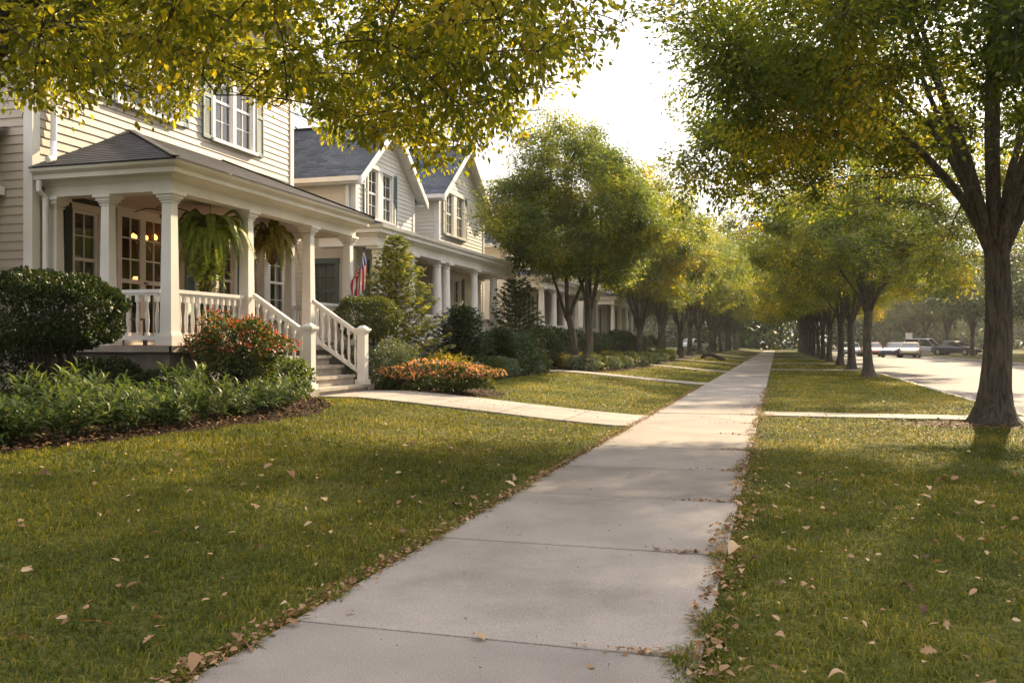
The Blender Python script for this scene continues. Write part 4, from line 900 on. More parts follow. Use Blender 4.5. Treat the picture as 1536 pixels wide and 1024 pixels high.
# mulch chips on the beds
P=[]
for ya,yb in ((4.5,12.6),(14.7,26),(28,38)):
    n=int((yb-ya)*(900 if ya<10 else 300)); y=RNG.uniform(ya,yb,n); x=bedx(y)-RNG.random(n)**1.2*1.6+.03; P.append(np.stack([x,y],1))
P=np.concatenate(P); litter('mulch_chips',P,.05*(.4+.8*RNG.random(len(P))),gz(P[:,0])+.045,'chips' if 'chips' in ML else 'dry',T_N) if False else None
ML['chips']=leafmat('mulch_chip',[(0,(.03,.018,.011)),(.55,(.10,.06,.035)),(.85,(.24,.14,.07)),(1,(.42,.26,.13))],.0,3,.1,rough=.9,spec=.1)
litter('mulch_chips',P,.05*(.4+.8*RNG.random(len(P))),gz(P[:,0])+.042,'chips',T_Q,.4)
# crumbled leaf litter gathered along both paving edges
P=[];n=3800; t=RNG.random(n)**1.35; y=2.3+22*t
xl=SX0+.0+RNG.normal(0,.035,n)-.02; P.append(np.stack([xl,y],1))
n=3000; y=2.3+22*RNG.random(n)**1.35; bul=.06+.05*np.sin(y*1.6)+.04*np.sin(y*3.7); P.append(np.stack([SX1-bul*.6+np.abs(RNG.normal(0,.09,n))-.03,y],1))
n=500; P.append(np.stack([RNG.uniform(SX0+.1,SX1,n),2.3+20*RNG.random(n)**1.3],1)) 
for j_ in range(3,16):                            # crumbs caught in the joints, thickest at the verge side
    n=70; P.append(np.stack([SX1-np.abs(RNG.normal(0,.22,n)),-3.37+SL*j_+RNG.normal(0,.012,n)],1))
P=np.concatenate(P[:2]+P[3:]+[P[2]]); s=.028*(.3+1.1*RNG.random(len(P))**1.5); s[-500:]*=.5
litter('leaf_litter',P,s,np.full(len(P),SZ+.006)+RNG.random(len(P))*.012,'dry',T_L,.45)
# litter under the near verge tree
n=500; P=np.column_stack([RNG.normal(2.75,.5,n),RNG.normal(14.5,.35,n)]); litter('twig_litter',P,.05*(.4+.8*RNG.random(n)),gz(P[:,0])+.035,'chips',T_Q,.4)
# far small leaves scattered in the turf beyond the individually built ones
n=1500; x=np.where(RNG.random(n)<.5,RNG.uniform(-5.2,SX0,n),RNG.uniform(SX1,CURB,n)); y=3+27*RNG.random(n)**1.2; k=(x>0)|(x>bedx(y)+.1); x,y=x[k],y[k]
litter('distant_leaf_litter',np.stack([x,y],1),.042*(.4+.9*RNG.random(len(x))),gz(x)+.045,'dry',T_L,.4)
# 300 individual fallen leaves nearest the camera
def oak():
    pts=[(0,0),(.12,.05),(.2,.2),(.3,.12),(.42,.34),(.52,.16),(.66,.30),(.74,.12),(.88,.14),(1,0)]
    v=[];f=[]
    for x,w in pts: v+= [(x,w,.10*math.sin(x*3)+.25*w*w*2),(x,0,.08*math.sin(x*3)),(x,-w,.10*math.sin(x*3)+.12*w)]
    for i in range(len(pts)-1):
        a=i*3; f+=[(a,a+1,a+4,a+3),(a+1,a+2,a+5,a+4)]
    return np.array(v),np.array(f)
def ovate(curl):
    v=[];f=[]
    for x in np.linspace(0,1,7):
        w=.30*math.sin(math.pi*min(x*1.05,1))**.8+.003; cz=curl*math.sin(x*3)*.3
        v+=[(x,w,cz+curl*.5*w),(x,0,cz),(x,-w,cz+curl*.35*w)]
    for i in range(6):
        a=i*3; f+=[(a,a+1,a+4,a+3),(a+1,a+2,a+5,a+4)]
    return np.array(v),np.array(f)
protos=[]
for (v,f),nm in ((oak(),'oak'),(ovate(.5),'ov'),(ovate(1.1),'curl'),(ovate(-.5),'cup')):
    for q in range(3):
        me=bpy.data.meshes.new('fallen_leaf'); vv=v.copy(); vv[:,2]+=np.sin(vv[:,0]*5+q*2)*.03+vv[:,1]*.2*(q-1); me.from_pydata([tuple(a) for a in vv],[],[tuple(map(int,a)) for a in f])
        at=me.attributes.new('rnd','FLOAT','FACE'); at.data.foreach_set('value',np.full(len(f),[.2,.5,.8][q],dtype=np.float32)); me.polygons.foreach_set('use_smooth',[True]*len(f)); me.materials.append(ML['dry']); protos.append((me,nm))
cnt=0
while cnt<300:
    zone=random.random()
    yy=2.6+ (random.random()**1.25)*(6.2)
    if zone<.42: x=random.uniform(SX1+.02,min(CURB-.3,-.2+yy*.62)); gl=True; reg='R'
    elif zone<.72: x=random.uniform(max(-5.0,-.98*yy-.3),SX0-.03); gl=True; reg='L'
    elif zone<.86: x=SX0+random.gauss(-.02,.05); gl=False; reg='EL'
    elif zone<.985: x=SX1+random.gauss(.02,.07); gl=False; reg='ER'
    else: x=random.uniform(SX0+.15,SX1-.15); gl=False; reg='P'
    me,nm=random.choice(protos if random.random()<.75 else protos[:6]); o=bpy.data.objects.new('fallen_leaf',me); COL.objects.link(o)
    s=random.uniform(.03,.056) if random.random()<.80 else random.uniform(.065,.095)
    if nm=='oak': s*=1.2
    s*=1.0+.25*(yy>5)
    o.scale=(s,s,s); o.rotation_euler=(random.gauss(0,.3),random.gauss(0,.3),random.uniform(0,6.28))
    o.location=(x,yy,(G(x)+.042+random.random()*.012) if gl else SZ+.012+random.random()*.012)
    if reg=='P': o.rotation_euler=(0,0,random.uniform(0,6)); o.location.z=SZ+.008
    lab={'R':'dry tan fallen leaf lying in the grass verge between sidewalk and street','L':'dry tan fallen leaf lying in the lawn left of the sidewalk','EL':'curled brown fallen leaf in the litter along the left sidewalk edge','ER':'curled brown fallen leaf in the litter along the right sidewalk edge','P':'small dry leaf lying out on the bare sidewalk slabs'}[reg]
    tag(o,lab,'leaf',{'R':'fallen leaves on the verge','L':'fallen leaves on the lawn','EL':'fallen leaves along the left sidewalk edge','ER':'fallen leaves along the right sidewalk edge','P':'fallen leaves on the sidewalk'}[reg]); cnt+=1
# ================================================================ trees in place
A3=lambda p:np.asarray(p)
BT=tree('street_tree',11,fork=2.75,tr=.208,hollow=(3.5,2.2),boxy=1,limbr=.48,goldlow=.30,crown=(.35,-.3,5.3),rad=(6.4,5.5,4.6),low=.50,n1=13,n2=280,n3=5600,lpt=42,ls=.078,T=T_Q,leafm='tree',flare=.85,sides=28,spread=.135,fill=.35,droop=.05,flat=.35)
put(BT,3.12,14.75,0,0,1,'large wide-crowned street tree with flared trunk nearest the camera on the verge','tree')
def acc(p):                      # the boughs end before the porch front and thin out in drooping sprays
    x=p[:,0]-8.3; y=p[:,1]+5.9; z=p[:,2]
    ok=~((x<-7.85)&(y>10.1))
    b=np.degrees(np.arctan2(x,y))            # bearing of the underside as seen walking by: boughs droop lower toward the lawn
    lo=np.interp(b,[-48,-44,-38,-36,-33.5,-31,-28.5,-26,-22,-19,-16.5,-15,-12,-9.5,-8.5],[.250,.225,.218,.225,.262,.245,.205,.195,.160,.160,.205,.235,.258,.30,.36])
    d=-x*.2823+y*.959; wob=.016*np.sin(x*5+y*3)+.012*np.sin(y*8-x*2)+.008*np.sin(13*x)
    return ok&((z-1.2)/np.maximum(d,.5)>lo+wob)
OT=tree('overhanging_tree',5,fork=2.3,tr=.26,crown=(3.3,2.3,4.6),rad=(4.9,4.7,2.2),low=1.1,n1=10,n2=230,n3=3100,lpt=27,ls=.072,T=T_L,leafm='near',lean=(.3,.2),sides=18,spread=.115,accept=acc,droop=.3,flat=.5,fill=.25,vary=.12)
put(OT,-8.3,5.9,G(-8.3),0,1,'leafy tree whose boughs hang over the lawn and porch roof at top left','tree')
VA=tree('street_tree',21,fork=2.5,tr=.17,boxy=1,limbr=.46,hollow=(2.3,1.7),crown=(0,0,5.3),rad=(4.3,4.3,3.3),low=.6,n1=9,n2=150,n3=2300,lpt=34,ls=.10,goldlow=.18,vary=.32,leafm='tree',flare=.75,sides=14,spread=.15)
VB=tree('street_tree',22,fork=2.3,tr=.172,boxy=1,limbr=.46,hollow=(2.3,1.7),crown=(.2,0,5.5),rad=(4.4,4.1,3.4),low=.62,n1=8,n2=150,n3=2300,lpt=34,ls=.10,goldlow=.18,vary=.32,leafm='tree',flare=.7,sides=14,spread=.15)
g='street trees along the verge'
for i,(x,y) in enumerate(VT[1:]):
    src=(VA,VB)[i%2]; o=src if i<2 else copy_tree(src)
    put(o,x,y,0,i*1.7,(.98,1.02,.95,1.05,1.0)[i%5]*(1+.45*max(0,y-70)/70),'street tree with bare trunk and spreading crown, %s beyond the large near verge tree'%ORD[i],'tree',g)
DT=tree('forked_tree',31,fork=1.9,tr=.15,boxy=1,hollow=(1.7,1.3),crown=(-.1,0,4.9),rad=(3.1,3.0,2.95),low=.66,n1=9,n2=150,n3=3300,lpt=34,ls=.085,leafm='tree',stems=[((-.16,0),(-.28,.1),.13,1.9),((.20,.05),(.12,-.1),.15,2.3)],sides=12,spread=.18,flare=.4)
put(DT,-6.1,28.6,G(-6.2),0,1.0,'dense green tree with two leaning trunks in front of the white houses','tree')
LA=tree('lawn_tree',41,fork=1.7,tr=.17,boxy=1,limbr=.5,hollow=(1.8,1.5),crown=(0,0,5.0),rad=(3.0,3.0,3.1),low=.62,n1=9,n2=140,n3=2000,lpt=30,ls=.105,vary=.32,leafm='tree',flare=.5,sides=12,spread=.15)
LB=tree('lawn_tree',42,fork=1.9,tr=.16,boxy=1,limbr=.5,hollow=(1.8,1.5),crown=(0,.1,5.2),rad=(3.2,3.1,3.1),low=.62,n1=8,n2=140,n3=2000,lpt=30,ls=.105,vary=.32,leafm='tree',flare=.5,sides=12,spread=.15)
g='trees along the lawns left of the sidewalk'
for i,(x,y) in enumerate([(-6.0,41.2),(-6.1,50),(-5.9,58),(-6,66),(-6.1,75),(-5.8,84),(-6,93),(-6,102),(-5.9,112),(-6,122),(-5.9,134),(-6,147)]):
    src=(LA,LB)[i%2]; o=src if i<2 else copy_tree(src)
    put(o,x,y,G(x),i*2.1,(1.0,1.08,1.05,1.16,1.1)[i%5]*(1+.5*max(0,y-60)/80),'low-branching golden green tree, %s beyond the forked tree along the left lawns'%ORD[i],'tree',g)
# trees across the street
XA=tree('background_tree',51,fork=2.4,tr=.27,crown=(0,0,6.0),rad=(4.6,4.6,3.7),low=.75,n1=9,n2=90,n3=800,lpt=26,ls=.19,leafm='far',flare=.5,sides=10,spread=.3)
XB=tree('background_tree',52,fork=2.6,tr=.24,crown=(.2,0,6.4),rad=(4.2,4.5,4.0),low=.75,n1=8,n2=90,n3=800,lpt=26,ls=.19,leafm='far',flare=.5,sides=10,spread=.3)
k=0; g='trees across the street'
for (x,y,s) in sorted([(19.5,47,.95),(25,55,1),(18.8,62,.95),(26,66,1.05),(19,74,1),(27,80,1.1),(33,72,1.1),(18.6,86,1),(26,94,1.1),(18.5,98,1),(34,90,1.15),(26,108,1.1),(18.6,112,1),(18.4,126,1.05),(27,124,1.1),(40,84,1.2),(18.4,142,1.1),(35,60,1.1),(42,70,1.2)],key=lambda t:t[1]):
    src=(XA,XB)[k%2]; o=src if k<2 else copy_tree(src); put(o,x,y,0,k*1.3,s,'dark green shade tree across the street, %s counting away from the camera'%ORD[k],'tree',g); k+=1
# trees behind the houses
k=0; g='trees behind the houses'
for (x,y,s) in sorted([(-19,22,1.15),(-21,31,1.0),(-19,47,1.1),(-17,64,1.1),(-16,73,1.15),(-12,79,1.0),(-16,88,1.2),(-12,100,1.1)],key=lambda t:t[1]):
    o=copy_tree((XA,XB)[k%2]); put(o,x,y,.3,k*1.9,s,'tall tree rising behind the house roofs, %s counting away from the camera'%ORD[k],'tree',g); k+=1
# distant wood closing the avenue
P=[]
for i in range(150):
    a=random.uniform(-120,170); y=random.uniform(185,250)
    if i>=105: a=random.uniform(48,80); y=random.uniform(60,185)
    r=random.uniform(6,11); h=random.uniform(12,22)+(6 if abs(a+5)<25 else 0)-(9 if i>=105 else 0)
    n=1100; d=unit(nrm(n)); P.append(np.array([a,y,h*.5])+d*[r,r,h*.55]*(.75+.3*RNG.random((n,1))))
P=np.concatenate(P); n=len(P); P[:,2]=np.maximum(P[:,2],.1); V,F,r_=leaves(P,nrm(n),nrm(n)+[0,0,.6],1.3*(.6+.8*RNG.random(n)),T_Q)
tag(np_mesh('distant_woods',V,F,ML['far'],rnd=r_),kind='stuff')

# ================================================================ shrubs and bed plants
b=bush('round_shrub',.80,.98,z0=.76,n=26000,ls=.04,leafm='gloss',T=T_L,stems=11,lump=.05,shell=.72,rad2=.8,sq=2.4)
put(b,-8.5,8.95,G(-8.4),0,1,'large dark glossy clipped shrub on bare stems at the left end of the porch','shrub')
b=bush('red_shrub',.67,.92,z0=.34,n=6000,ls=.055,leafm='shrub',T=T_L,stems=12,lump=.16,shell=.45,flower='red',nf=800,fs=.046,ftop=-.15,sq=2.0)
put(b,-7.25,11.05,G(-7.15),0,1,'shrub turning red and orange beside the porch stairs','shrub')
b=bush('low_shrub',.36,.6,z0=.05,n=2200,ls=.055,leafm='peren',T=T_L,stems=6,lump=.15,shell=.4); put(b,-6.98,11.95,G(-6.98),0,1,'small green shrub at the foot of the left stair post','shrub')
h0=bush('hedge_shrub',.8,.8,z0=.02,n=8000,ls=.05,leafm='gloss',T=T_Q,stems=4,lump=.08,shell=.7)
for i,(x,y) in enumerate([(-9.6,9.2),(-8.9,10.1),(-7.7,10.15)]):
    o=h0 if i==0 else copy_tree(h0); put(o,x,y,G(x),i*1.5,(1,.78,.62)[i],['dark low hedge shrub behind the bare stems of the big round shrub','dark low hedge shrub against the porch foundation, behind the perennials','small dark hedge shrub beside the red autumn shrub'][i],'shrub')
cl=[clump('leafy_perennial',.48,.44,26,17,.15,w=1.1),clump('leafy_perennial',.52,.36,26,16,.14,w=1.25),clump('leafy_perennial',.42,.54,20,18,.16,w=1.)]
rows=[('front',[(-6.15,5.3),(-6.2,6.0),(-6.15,6.65),(-6.15,7.3),(-6.0,7.95),(-6.0,8.55)]),
      ('second',[(-6.95,5.9),(-6.85,6.6),(-6.8,7.2),(-6.75,7.8),(-6.65,8.35),(-6.7,8.9)]),
      ('third',[(-7.5,6.9),(-7.5,7.6),(-7.35,8.25),(-7.4,8.9),(-7.5,9.6),(-7.05,9.5)]),
      ('far end',[(-6.15,9.35),(-6.1,9.95),(-6.3,10.5),(-6.7,10.1),(-6.6,11.1)])]
k=0; used=set()
for nm,pp in rows:
    for i,(x,y) in enumerate(sorted(pp,key=lambda t:t[0]/t[1])):
        s=cl[k%3]; o=s if k<3 else copy_tree(s)
        put(o,x,y,G(x)+.02,random.uniform(0,6.28),(lambda q:(q,q,q*random.uniform(.8,1.25)))(random.uniform(.85,1.12)),'leafy green perennial in the %s row of the near bed, %s from the left'%(nm,ORD[i]) if nm!='far end' else 'leafy green perennial at the far bed end before the red shrub, %s from left'%ORD[i],'plant','leafy perennials in the near bed'); k+=1
# right of the stairs
b=bush('round_shrub',.60,.78,z0=.98,n=9000,ls=.045,leafm='shrub',stems=5,lump=.05,shell=.7,sq=2.5); put(b,-7.5,15.75,G(-7.5),0,1,'flat-topped clipped shrub on stems just right of the porch stairs','shrub')
b=conifer('golden_conifer',3.15,1.32,'golden',levels=24,per=8,ls=.10,dens=46,z0=.06,pw=.8); put(b,-7.72,17.55,G(-7.7),0,1,'feathery golden green young conifer beside the porch','tree')
b=bush('low_shrub',.62,.85,z0=.02,n=6500,ls=.05,leafm='grey',stems=6,lump=.14,shell=.5); put(b,-7.05,15.5,G(-7),0,1,'grey-green shrub beside the right stair post','shrub')
b=bush('flowering_shrub',.98,.50,z0=0,n=5500,ls=.06,leafm='shrub',T=T_L,stems=5,lump=.12,shell=.5,flower='orange',nf=1500,fs=.055,ftop=.0,rad2=.62,sq=2.3); put(b,-5.92,15.35,G(-5.9)+.02,.25,1,'low mound covered in orange and salmon flowers beside the front path','shrub')
b=bush('low_shrub',.6,.6,z0=0,n=3500,ls=.06,leafm='yellow',stems=5,lump=.2,shell=.4); put(b,-6.55,17.0,G(-6.5),0,1,'yellow-green shrub behind the orange flower mound','shrub')
b=bush('low_shrub',.5,.5,z0=0,n=3000,ls=.06,leafm='yellow',stems=5,lump=.2,shell=.4,flower='orange',nf=120,ftop=.2); put(b,-6.15,17.9,G(-6.1),0,.8,'small yellow shrub with orange tips behind the flower mound','shrub')
b=conifer('evergreen_shrub',1.75,.85,'ever',levels=18,per=10,ls=.08,dens=90,z0=.02,pw=.5); put(b,-7.35,20.6,G(-7.3),0,1,'dark layered evergreen shrub before the round porch columns','shrub')
o=copy_tree(b); put(o,-6.9,22.4,G(-6.9),2,.72,'broad dark evergreen shrub, right of the layered one before the second porch','shrub')
b=bush('evergreen_shrub',.95,1.15,z0=0,n=7000,ls=.07,leafm='ever',stems=4,lump=.15,shell=.6); put(b,-7.1,23.6,G(-7),0,1,'rounded dark evergreen filling the bed before the second porch','shrub')
b=conifer('tall_evergreen',2.8,.95,'shrub',levels=18,per=8,ls=.10,dens=52,z0=.06,pw=.45); put(b,-7.6,26.2,G(-7.6),0,1,'narrow tall dark evergreen at the far end of the second porch','tree')
hb=bush('round_hedge',.62,1.15,z0=.02,n=5000,ls=.06,leafm='ever',stems=3,lump=.05,shell=.75,sq=2.6)
hp=[(-7.6,29.3),(-7.9,30.6),(-7.3,32.2),(-7.4,34.4),(-7.2,36.0),(-7.3,37.6),(-7.2,40.6),(-7.2,42.4),(-7.3,44.2),(-7.2,47),(-7.3,49),(-7.2,52)]
for i,(x,y) in enumerate(hp):
    o=hb if i==0 else copy_tree(hb); put(o,x,y,G(x),i,(1.1,1.25,1.15,1.0,1.05,1.1)[i%6],'dark clipped round hedge shrub before the farther houses, %s from the camera'%ORD[i],'shrub','round clipped hedges before the farther houses')
mb_=bush('low_mound_shrub',.52,.5,z0=-.03,n=3200,ls=.055,leafm='grey',stems=0,lump=.1,shell=.6); mc_=bush('low_mound_shrub',.5,.55,z0=-.03,n=3200,ls=.055,leafm='shrub',stems=0,lump=.12,shell=.6)
mp=[(-6.75,19.3),(-6.7,20.4),(-6.75,21.5),(-6.7,22.7),(-6.75,23.9),(-6.8,25.2),(-6.0,28.6),(-5.9,29.7),(-5.7,30.9),(-5.75,32.1),(-5.6,33.4),(-5.7,34.9),(-5.5,36.4),(-5.5,37.8),(-5.5,40.4),(-5.6,42.6),(-5.6,45),(-5.6,47.5)]
for i,(x,y) in enumerate(mp):
    s=(mb_,mc_)[i%2]; o=s if i<2 else copy_tree(s); put(o,x,y,G(x),i*1.1,random.uniform(.85,1.2),'low mounded grey-green shrub along the bed edge, %s from the camera'%ORD[i],'shrub','low mounds along the bed edge')
FC=bush('low_shrub',.55,.55,z0=0,n=2600,ls=.08,leafm='yellow',stems=3,lump=.2,shell=.4)
for i,(x,y) in enumerate([(-6.6,29.4),(-6.6,31.5),(-6.4,35.2)]):
    o=FC if i==0 else copy_tree(FC); put(o,x,y,G(x),i,.9,'yellow-green low shrub in the bed around the forked tree, %s from the camera'%ORD[i],'shrub','yellow-green low shrubs')

# ================================================================ hanging plants, pot, flag
def fern(name,r,h,nf,fl,leafm='fern',gold=0):
    root=empty(name,(0,0,0)); mb=MB(); P=[];D=[];N_=[];Z=[]
    for k in range(nf):
        a=RNG.random()*6.28; L=r*(.6+.55*RNG.random()); up=.12+.45*RNG.random()*(.4+.6*RNG.random()); dn=h*(.25+.75*RNG.random())
        e=np.array([math.cos(a)*L,math.sin(a)*L,up-dn*.9]); c1=np.array([math.cos(a)*L*.75,math.sin(a)*L*.75,up*2.1+.12]); pts=bez(np.zeros(3),e,c1,12); mb.tube(pts,[.004]*11+[.001],3,cap=False)
        m=fl; u=np.linspace(.12,1,m); q=(1-u)[:,None]**2*0+2*(u*(1-u))[:,None]*c1+(u*u)[:,None]*e; tg=unit(np.gradient(q,axis=0)); sd=unit(np.cross(tg,np.tile([0,0,1.],(m,1)))+1e-4)
        for s in (-1,1):
            P.append(q); D.append(sd*s+tg*.35+[0,0,-.25]); N_.append(np.cross(tg,sd)*-1+nrm(m,.15)); Z.append(.105*np.sin(math.pi*np.clip(u,0,.97))**.5+.008)
    mb.build('stalks',ML[leafm],root); P=np.concatenate(P); V,F,r_=leaves(P,np.concatenate(D),np.concatenate(N_),np.concatenate(Z),(T_Q[0]*[1,.6,1],T_Q[1])); np_mesh('fronds',V,F,ML[leafm],root,rnd=r_)
    m=MB(); m.lathe((0,0,-.34),[(0,.03),(.05,.08),(.16,.12),(.30,.13),(.34,.12)],14); m.build('basket',M['moss'],root,smooth=True)
    m=MB(); 
    for k in range(3):
        a=k*2.094; m.tube([(math.cos(a)*.18,math.sin(a)*.18,-.04),(0,0,.42)],[.003,.003],4)
    m.tube([(0,0,.42),(0,0,.68)],[.006,.006],5); m.build('hanger',M['bronze'],root); return root
f1=fern('hanging_fern',.74,1.0,58,40); put(f1,-8.62,12.35,2.87,0,.86,'large green fern hanging in a basket between the first two front columns','plant')
f2=fern('hanging_fern',.52,.85,46,32,'yellow'); put(f2,-8.7,14.3,2.9,1,.86,'yellowing fern hanging on the porch behind the stair opening','plant')
pt=empty('potted_plant',(-8.65,12.3,ZF),'upright dark-stemmed plant in a terracotta pot standing below the hanging fern','plant')
m=MB(); m.lathe((-8.65,12.3,ZF),[(0,.13),(.26,.18),(.27,.20),(.33,.20),(.33,.17)],16); m.build('pot',M['terracotta'],pt)
m=MB(); m.tube([(-8.65,12.3,ZF+.3),(-8.67,12.31,ZF+.8),(-8.65,12.29,ZF+1.25)],[.05,.045,.06],8); m.build('stem',M['moss'],pt)
P=nrm(420,.13)*[1,1,1.3]+[-8.65,12.3,ZF+1.25]; V,F,r_=leaves(P,nrm(420)-[0,0,.3],nrm(420)+[0,0,1],.10*(.6+.8*RNG.random(420)),T_L); o=org(pt); np_mesh('foliage',V-np.array(o),F,ML['fern'],pt,rnd=r_)

FL=empty('flag',(-8.08,16.25,2.0),'stars and stripes flag hanging in folds from a tilted pole at the far porch column','flag')
pa=Vector((-8.07,16.28,2.05)); pb=Vector((-7.86,16.30,3.06))
m=MB(); m.tube([pa,pb],[.012,.012],8); m.build('pole',M['wood'],FL)
m=MB(); m.lathe((pb.x,pb.y,pb.z),[(0,.012),(.02,.028),(.05,.02),(.06,.005)],8); m.build('finial',M['bronze'],FL)
m=MB(); m.bar((-8.09,16.28,2.0),(-8.05,16.28,2.12),.05,.05); m.build('bracket',M['bronze'],FL)
m_,nt,N,L=new('flag_cloth'); out=N('OutputMaterial'); b_=N('BsdfPrincipled'); tr=N('BsdfTranslucent'); mx=N('MixShader'); uv=N('UVMap'); sp=N('SeparateXYZ'); L(uv.outputs[0],sp.inputs[0])
def mth(op,a,b=None,cc=None):
    q=N('Math'); q.operation=op
    for i,v in enumerate((a,b,cc)):
        if v is None: continue
        if isinstance(v,(int,float)): q.inputs[i].default_value=v
        else: L(v,q.inputs[i])
    return q.outputs[0]
st=mth('LESS_THAN',mth('MODULO',mth('MULTIPLY',sp.outputs[1],13.),2.),1.)       # v=0 at bottom: red first
can=mth('MULTIPLY',mth('LESS_THAN',sp.outputs[0],.4),mth('GREATER_THAN',sp.outputs[1],6/13))
fx=mth('SUBTRACT',mth('FRACT',mth('MULTIPLY',sp.outputs[0],15.)),.5); fy=mth('SUBTRACT',mth('FRACT',mth('MULTIPLY',mth('SUBTRACT',sp.outputs[1],6/13),9.3)),.5)
star=mth('LESS_THAN',mth('ADD',mth('MULTIPLY',fx,fx),mth('MULTIPLY',fy,fy)),.07)
def mixc(f,a,b):
    q=N('Mix'); q.data_type='RGBA'; L(f,q.inputs[0])
    for i,v in ((6,a),(7,b)):
        if isinstance(v,tuple): q.inputs[i].default_value=(*v,1)
        else: L(v,q.inputs[i])
    return q.outputs[2]
col=mixc(can,mixc(st,(.80,.76,.72),(.55,.012,.02)),mixc(star,(.015,.03,.16),(.8,.78,.75)))
L(col,b_.inputs['Base Color']); L(col,tr.inputs[0]); mx.inputs[0].default_value=.25; L(b_.outputs[0],mx.inputs[1]); L(tr.outputs[0],mx.inputs[2]); L(mx.outputs[0],out.inputs[0])
m=MB(); nu,nv=30,26; grid=[]
for i in range(nu+1):
    u=i/nu; row=[]                                   # u along the fly, v along the hoist
    for j in range(nv+1):
        v=j/nv; h0_=pb.lerp(pa,.03+.52*(1-v)); e=u**.45
        hang=Vector((pb.x-.38+.47*v-.06*(1-v)*u, pb.y-.04, pb.z-.50-.42*u-.10*v*u))
        q=h0_.lerp(hang,e) if u<1 else hang
        q=Vector((q.x+.03*math.sin(v*8+u*3)*min(1,u*3), q.y+.05*math.sin(v*13+u*2.5)*min(1,u*3), h0_.z*(1-e)+(h0_.z-.60*u-.0*v)*e - .12*v*e))
        row.append(q)
    grid.append(row)
for i in range(nu):
    for j in range(nv): m.face([grid[i][j],grid[i+1][j],grid[i+1][j+1],grid[i][j+1]],[(i/nu,j/nv),((i+1)/nu,j/nv),((i+1)/nu,(j+1)/nv),(i/nu,(j+1)/nv)])
m.build('cloth',m_,FL,smooth=True)

# ================================================================ vehicles and street furniture
def car(name,colr,suv=False,L=4.6):
    root=empty(name,(0,0,0)); pm=mat('car_paint',colr,.28,.03,2,coat=.6); hh=1.72 if suv else 1.43; W=.92
    st=[(-L/2,.66,.42,.70),(-L/2+.12,.80,.30,.86),(-L/2+.7,.90,.22,.98 if not suv else 1.02),(-.6,.92,.20,.96),(.5,.92,.20,.94),(1.1,.92,.20,.92),(L/2-.75,.90,.22,.82 if not suv else .95),(L/2-.2,.82,.26,.70 if not suv else .84),(L/2,.66,.36,.55)]
    m=MB(); rings=[]
    for x,w,z0,z1 in st: rings.append([(x,-w*.92,z0),(x,-w,z0+(z1-z0)*.35),(x,-w*.97,z0+(z1-z0)*.75),(x,-w*.86,z1),(x,w*.86,z1),(x,w*.97,z0+(z1-z0)*.75),(x,w,z0+(z1-z0)*.35),(x,w*.92,z0)])
    for a,b in zip(rings,rings[1:]):
        for j in range(8): m.face([a[j],a[(j+1)%8],b[(j+1)%8],b[j]])
    m.face(rings[0]); m.face(rings[-1][::-1])
    xr0,xr1,xf0,xf1=(-2.15,-1.9,.35,1.15) if suv else (-1.75,-1.05,.15,1.05)
    zt=hh; zb=.93
    m.hexa([(xr1-.02,-.66,zt-.05),(xf0+.02,-.66,zt-.05),(xf0+.02,.66,zt-.05),(xr1-.02,.66,zt-.05),(xr1+.12,-.58,zt),(xf0-.12,-.58,zt),(xf0-.12,.58,zt),(xr1+.12,.58,zt)])
    for s in (-1,1):
        for (xa,xb) in ((xr0,xr1),(xf1,xf0),(-.45,-.43)): m.bar((xa,s*.83,zb-.02),(xb,s*.67,zt-.04),.05,.05,(1,0,0) if False else (0,1,0))
    m.build('body',pm,root,smooth=False)
    m=MB(); a=[(xr0,-.82,zb-.05),(xf1,-.82,zb-.05),(xf1,.82,zb-.05),(xr0,.82,zb-.05),(xr1,-.65,zt-.055),(xf0,-.65,zt-.055),(xf0,.65,zt-.055),(xr1,.65,zt-.055)]; m.hexa(a); m.build('windows',M['darkglass'],root)
    for x in (-L/2+.85,L/2-.9):
        for s in (-1,1):
            m=MB(); m.tube([(x,s*.70,.32),(x,s*.72,.32),(x,s*.90,.32),(x,s*.925,.32)],[.28,.32,.32,.29],20); w=m.build('wheel',M['rubber'],root)
            m=MB(); m.tube([(x,s*.85,.32),(x,s*.932,.32)],[.19,.20],14); m.build('rim',M['steel'],w)
    for s in (-1,1):
        m=MB(); m.box(L/2-.14,L/2-.02,s*.62-.13,s*.62+.13,.56,.66); m.build('headlight',M['lens'],root)
        m=MB(); m.box(-L/2-.01,-L/2+.08,s*.66-.12,s*.66+.12,.62,.76); m.build('taillight',M['redlens'],root)
    m=MB(); m.box(L/2-.1,L/2+.04,-.75,.75,.30,.42); m.box(-L/2-.04,-L/2+.1,-.75,.75,.34,.46); m.build('bumper',M['rubber'],root)
    return root
M['darkglass']=mat('car_glass',(.02,.025,.03),.08,.05,2,spec=.9); M['rubber']=mat('tyre_rubber',(.02,.02,.02),.8,.1,5); M['lens']=mat('headlamp_lens',(.7,.7,.68),.15,.03,5); M['redlens']=mat('tail_lens',(.35,.015,.01),.2,.05,5)
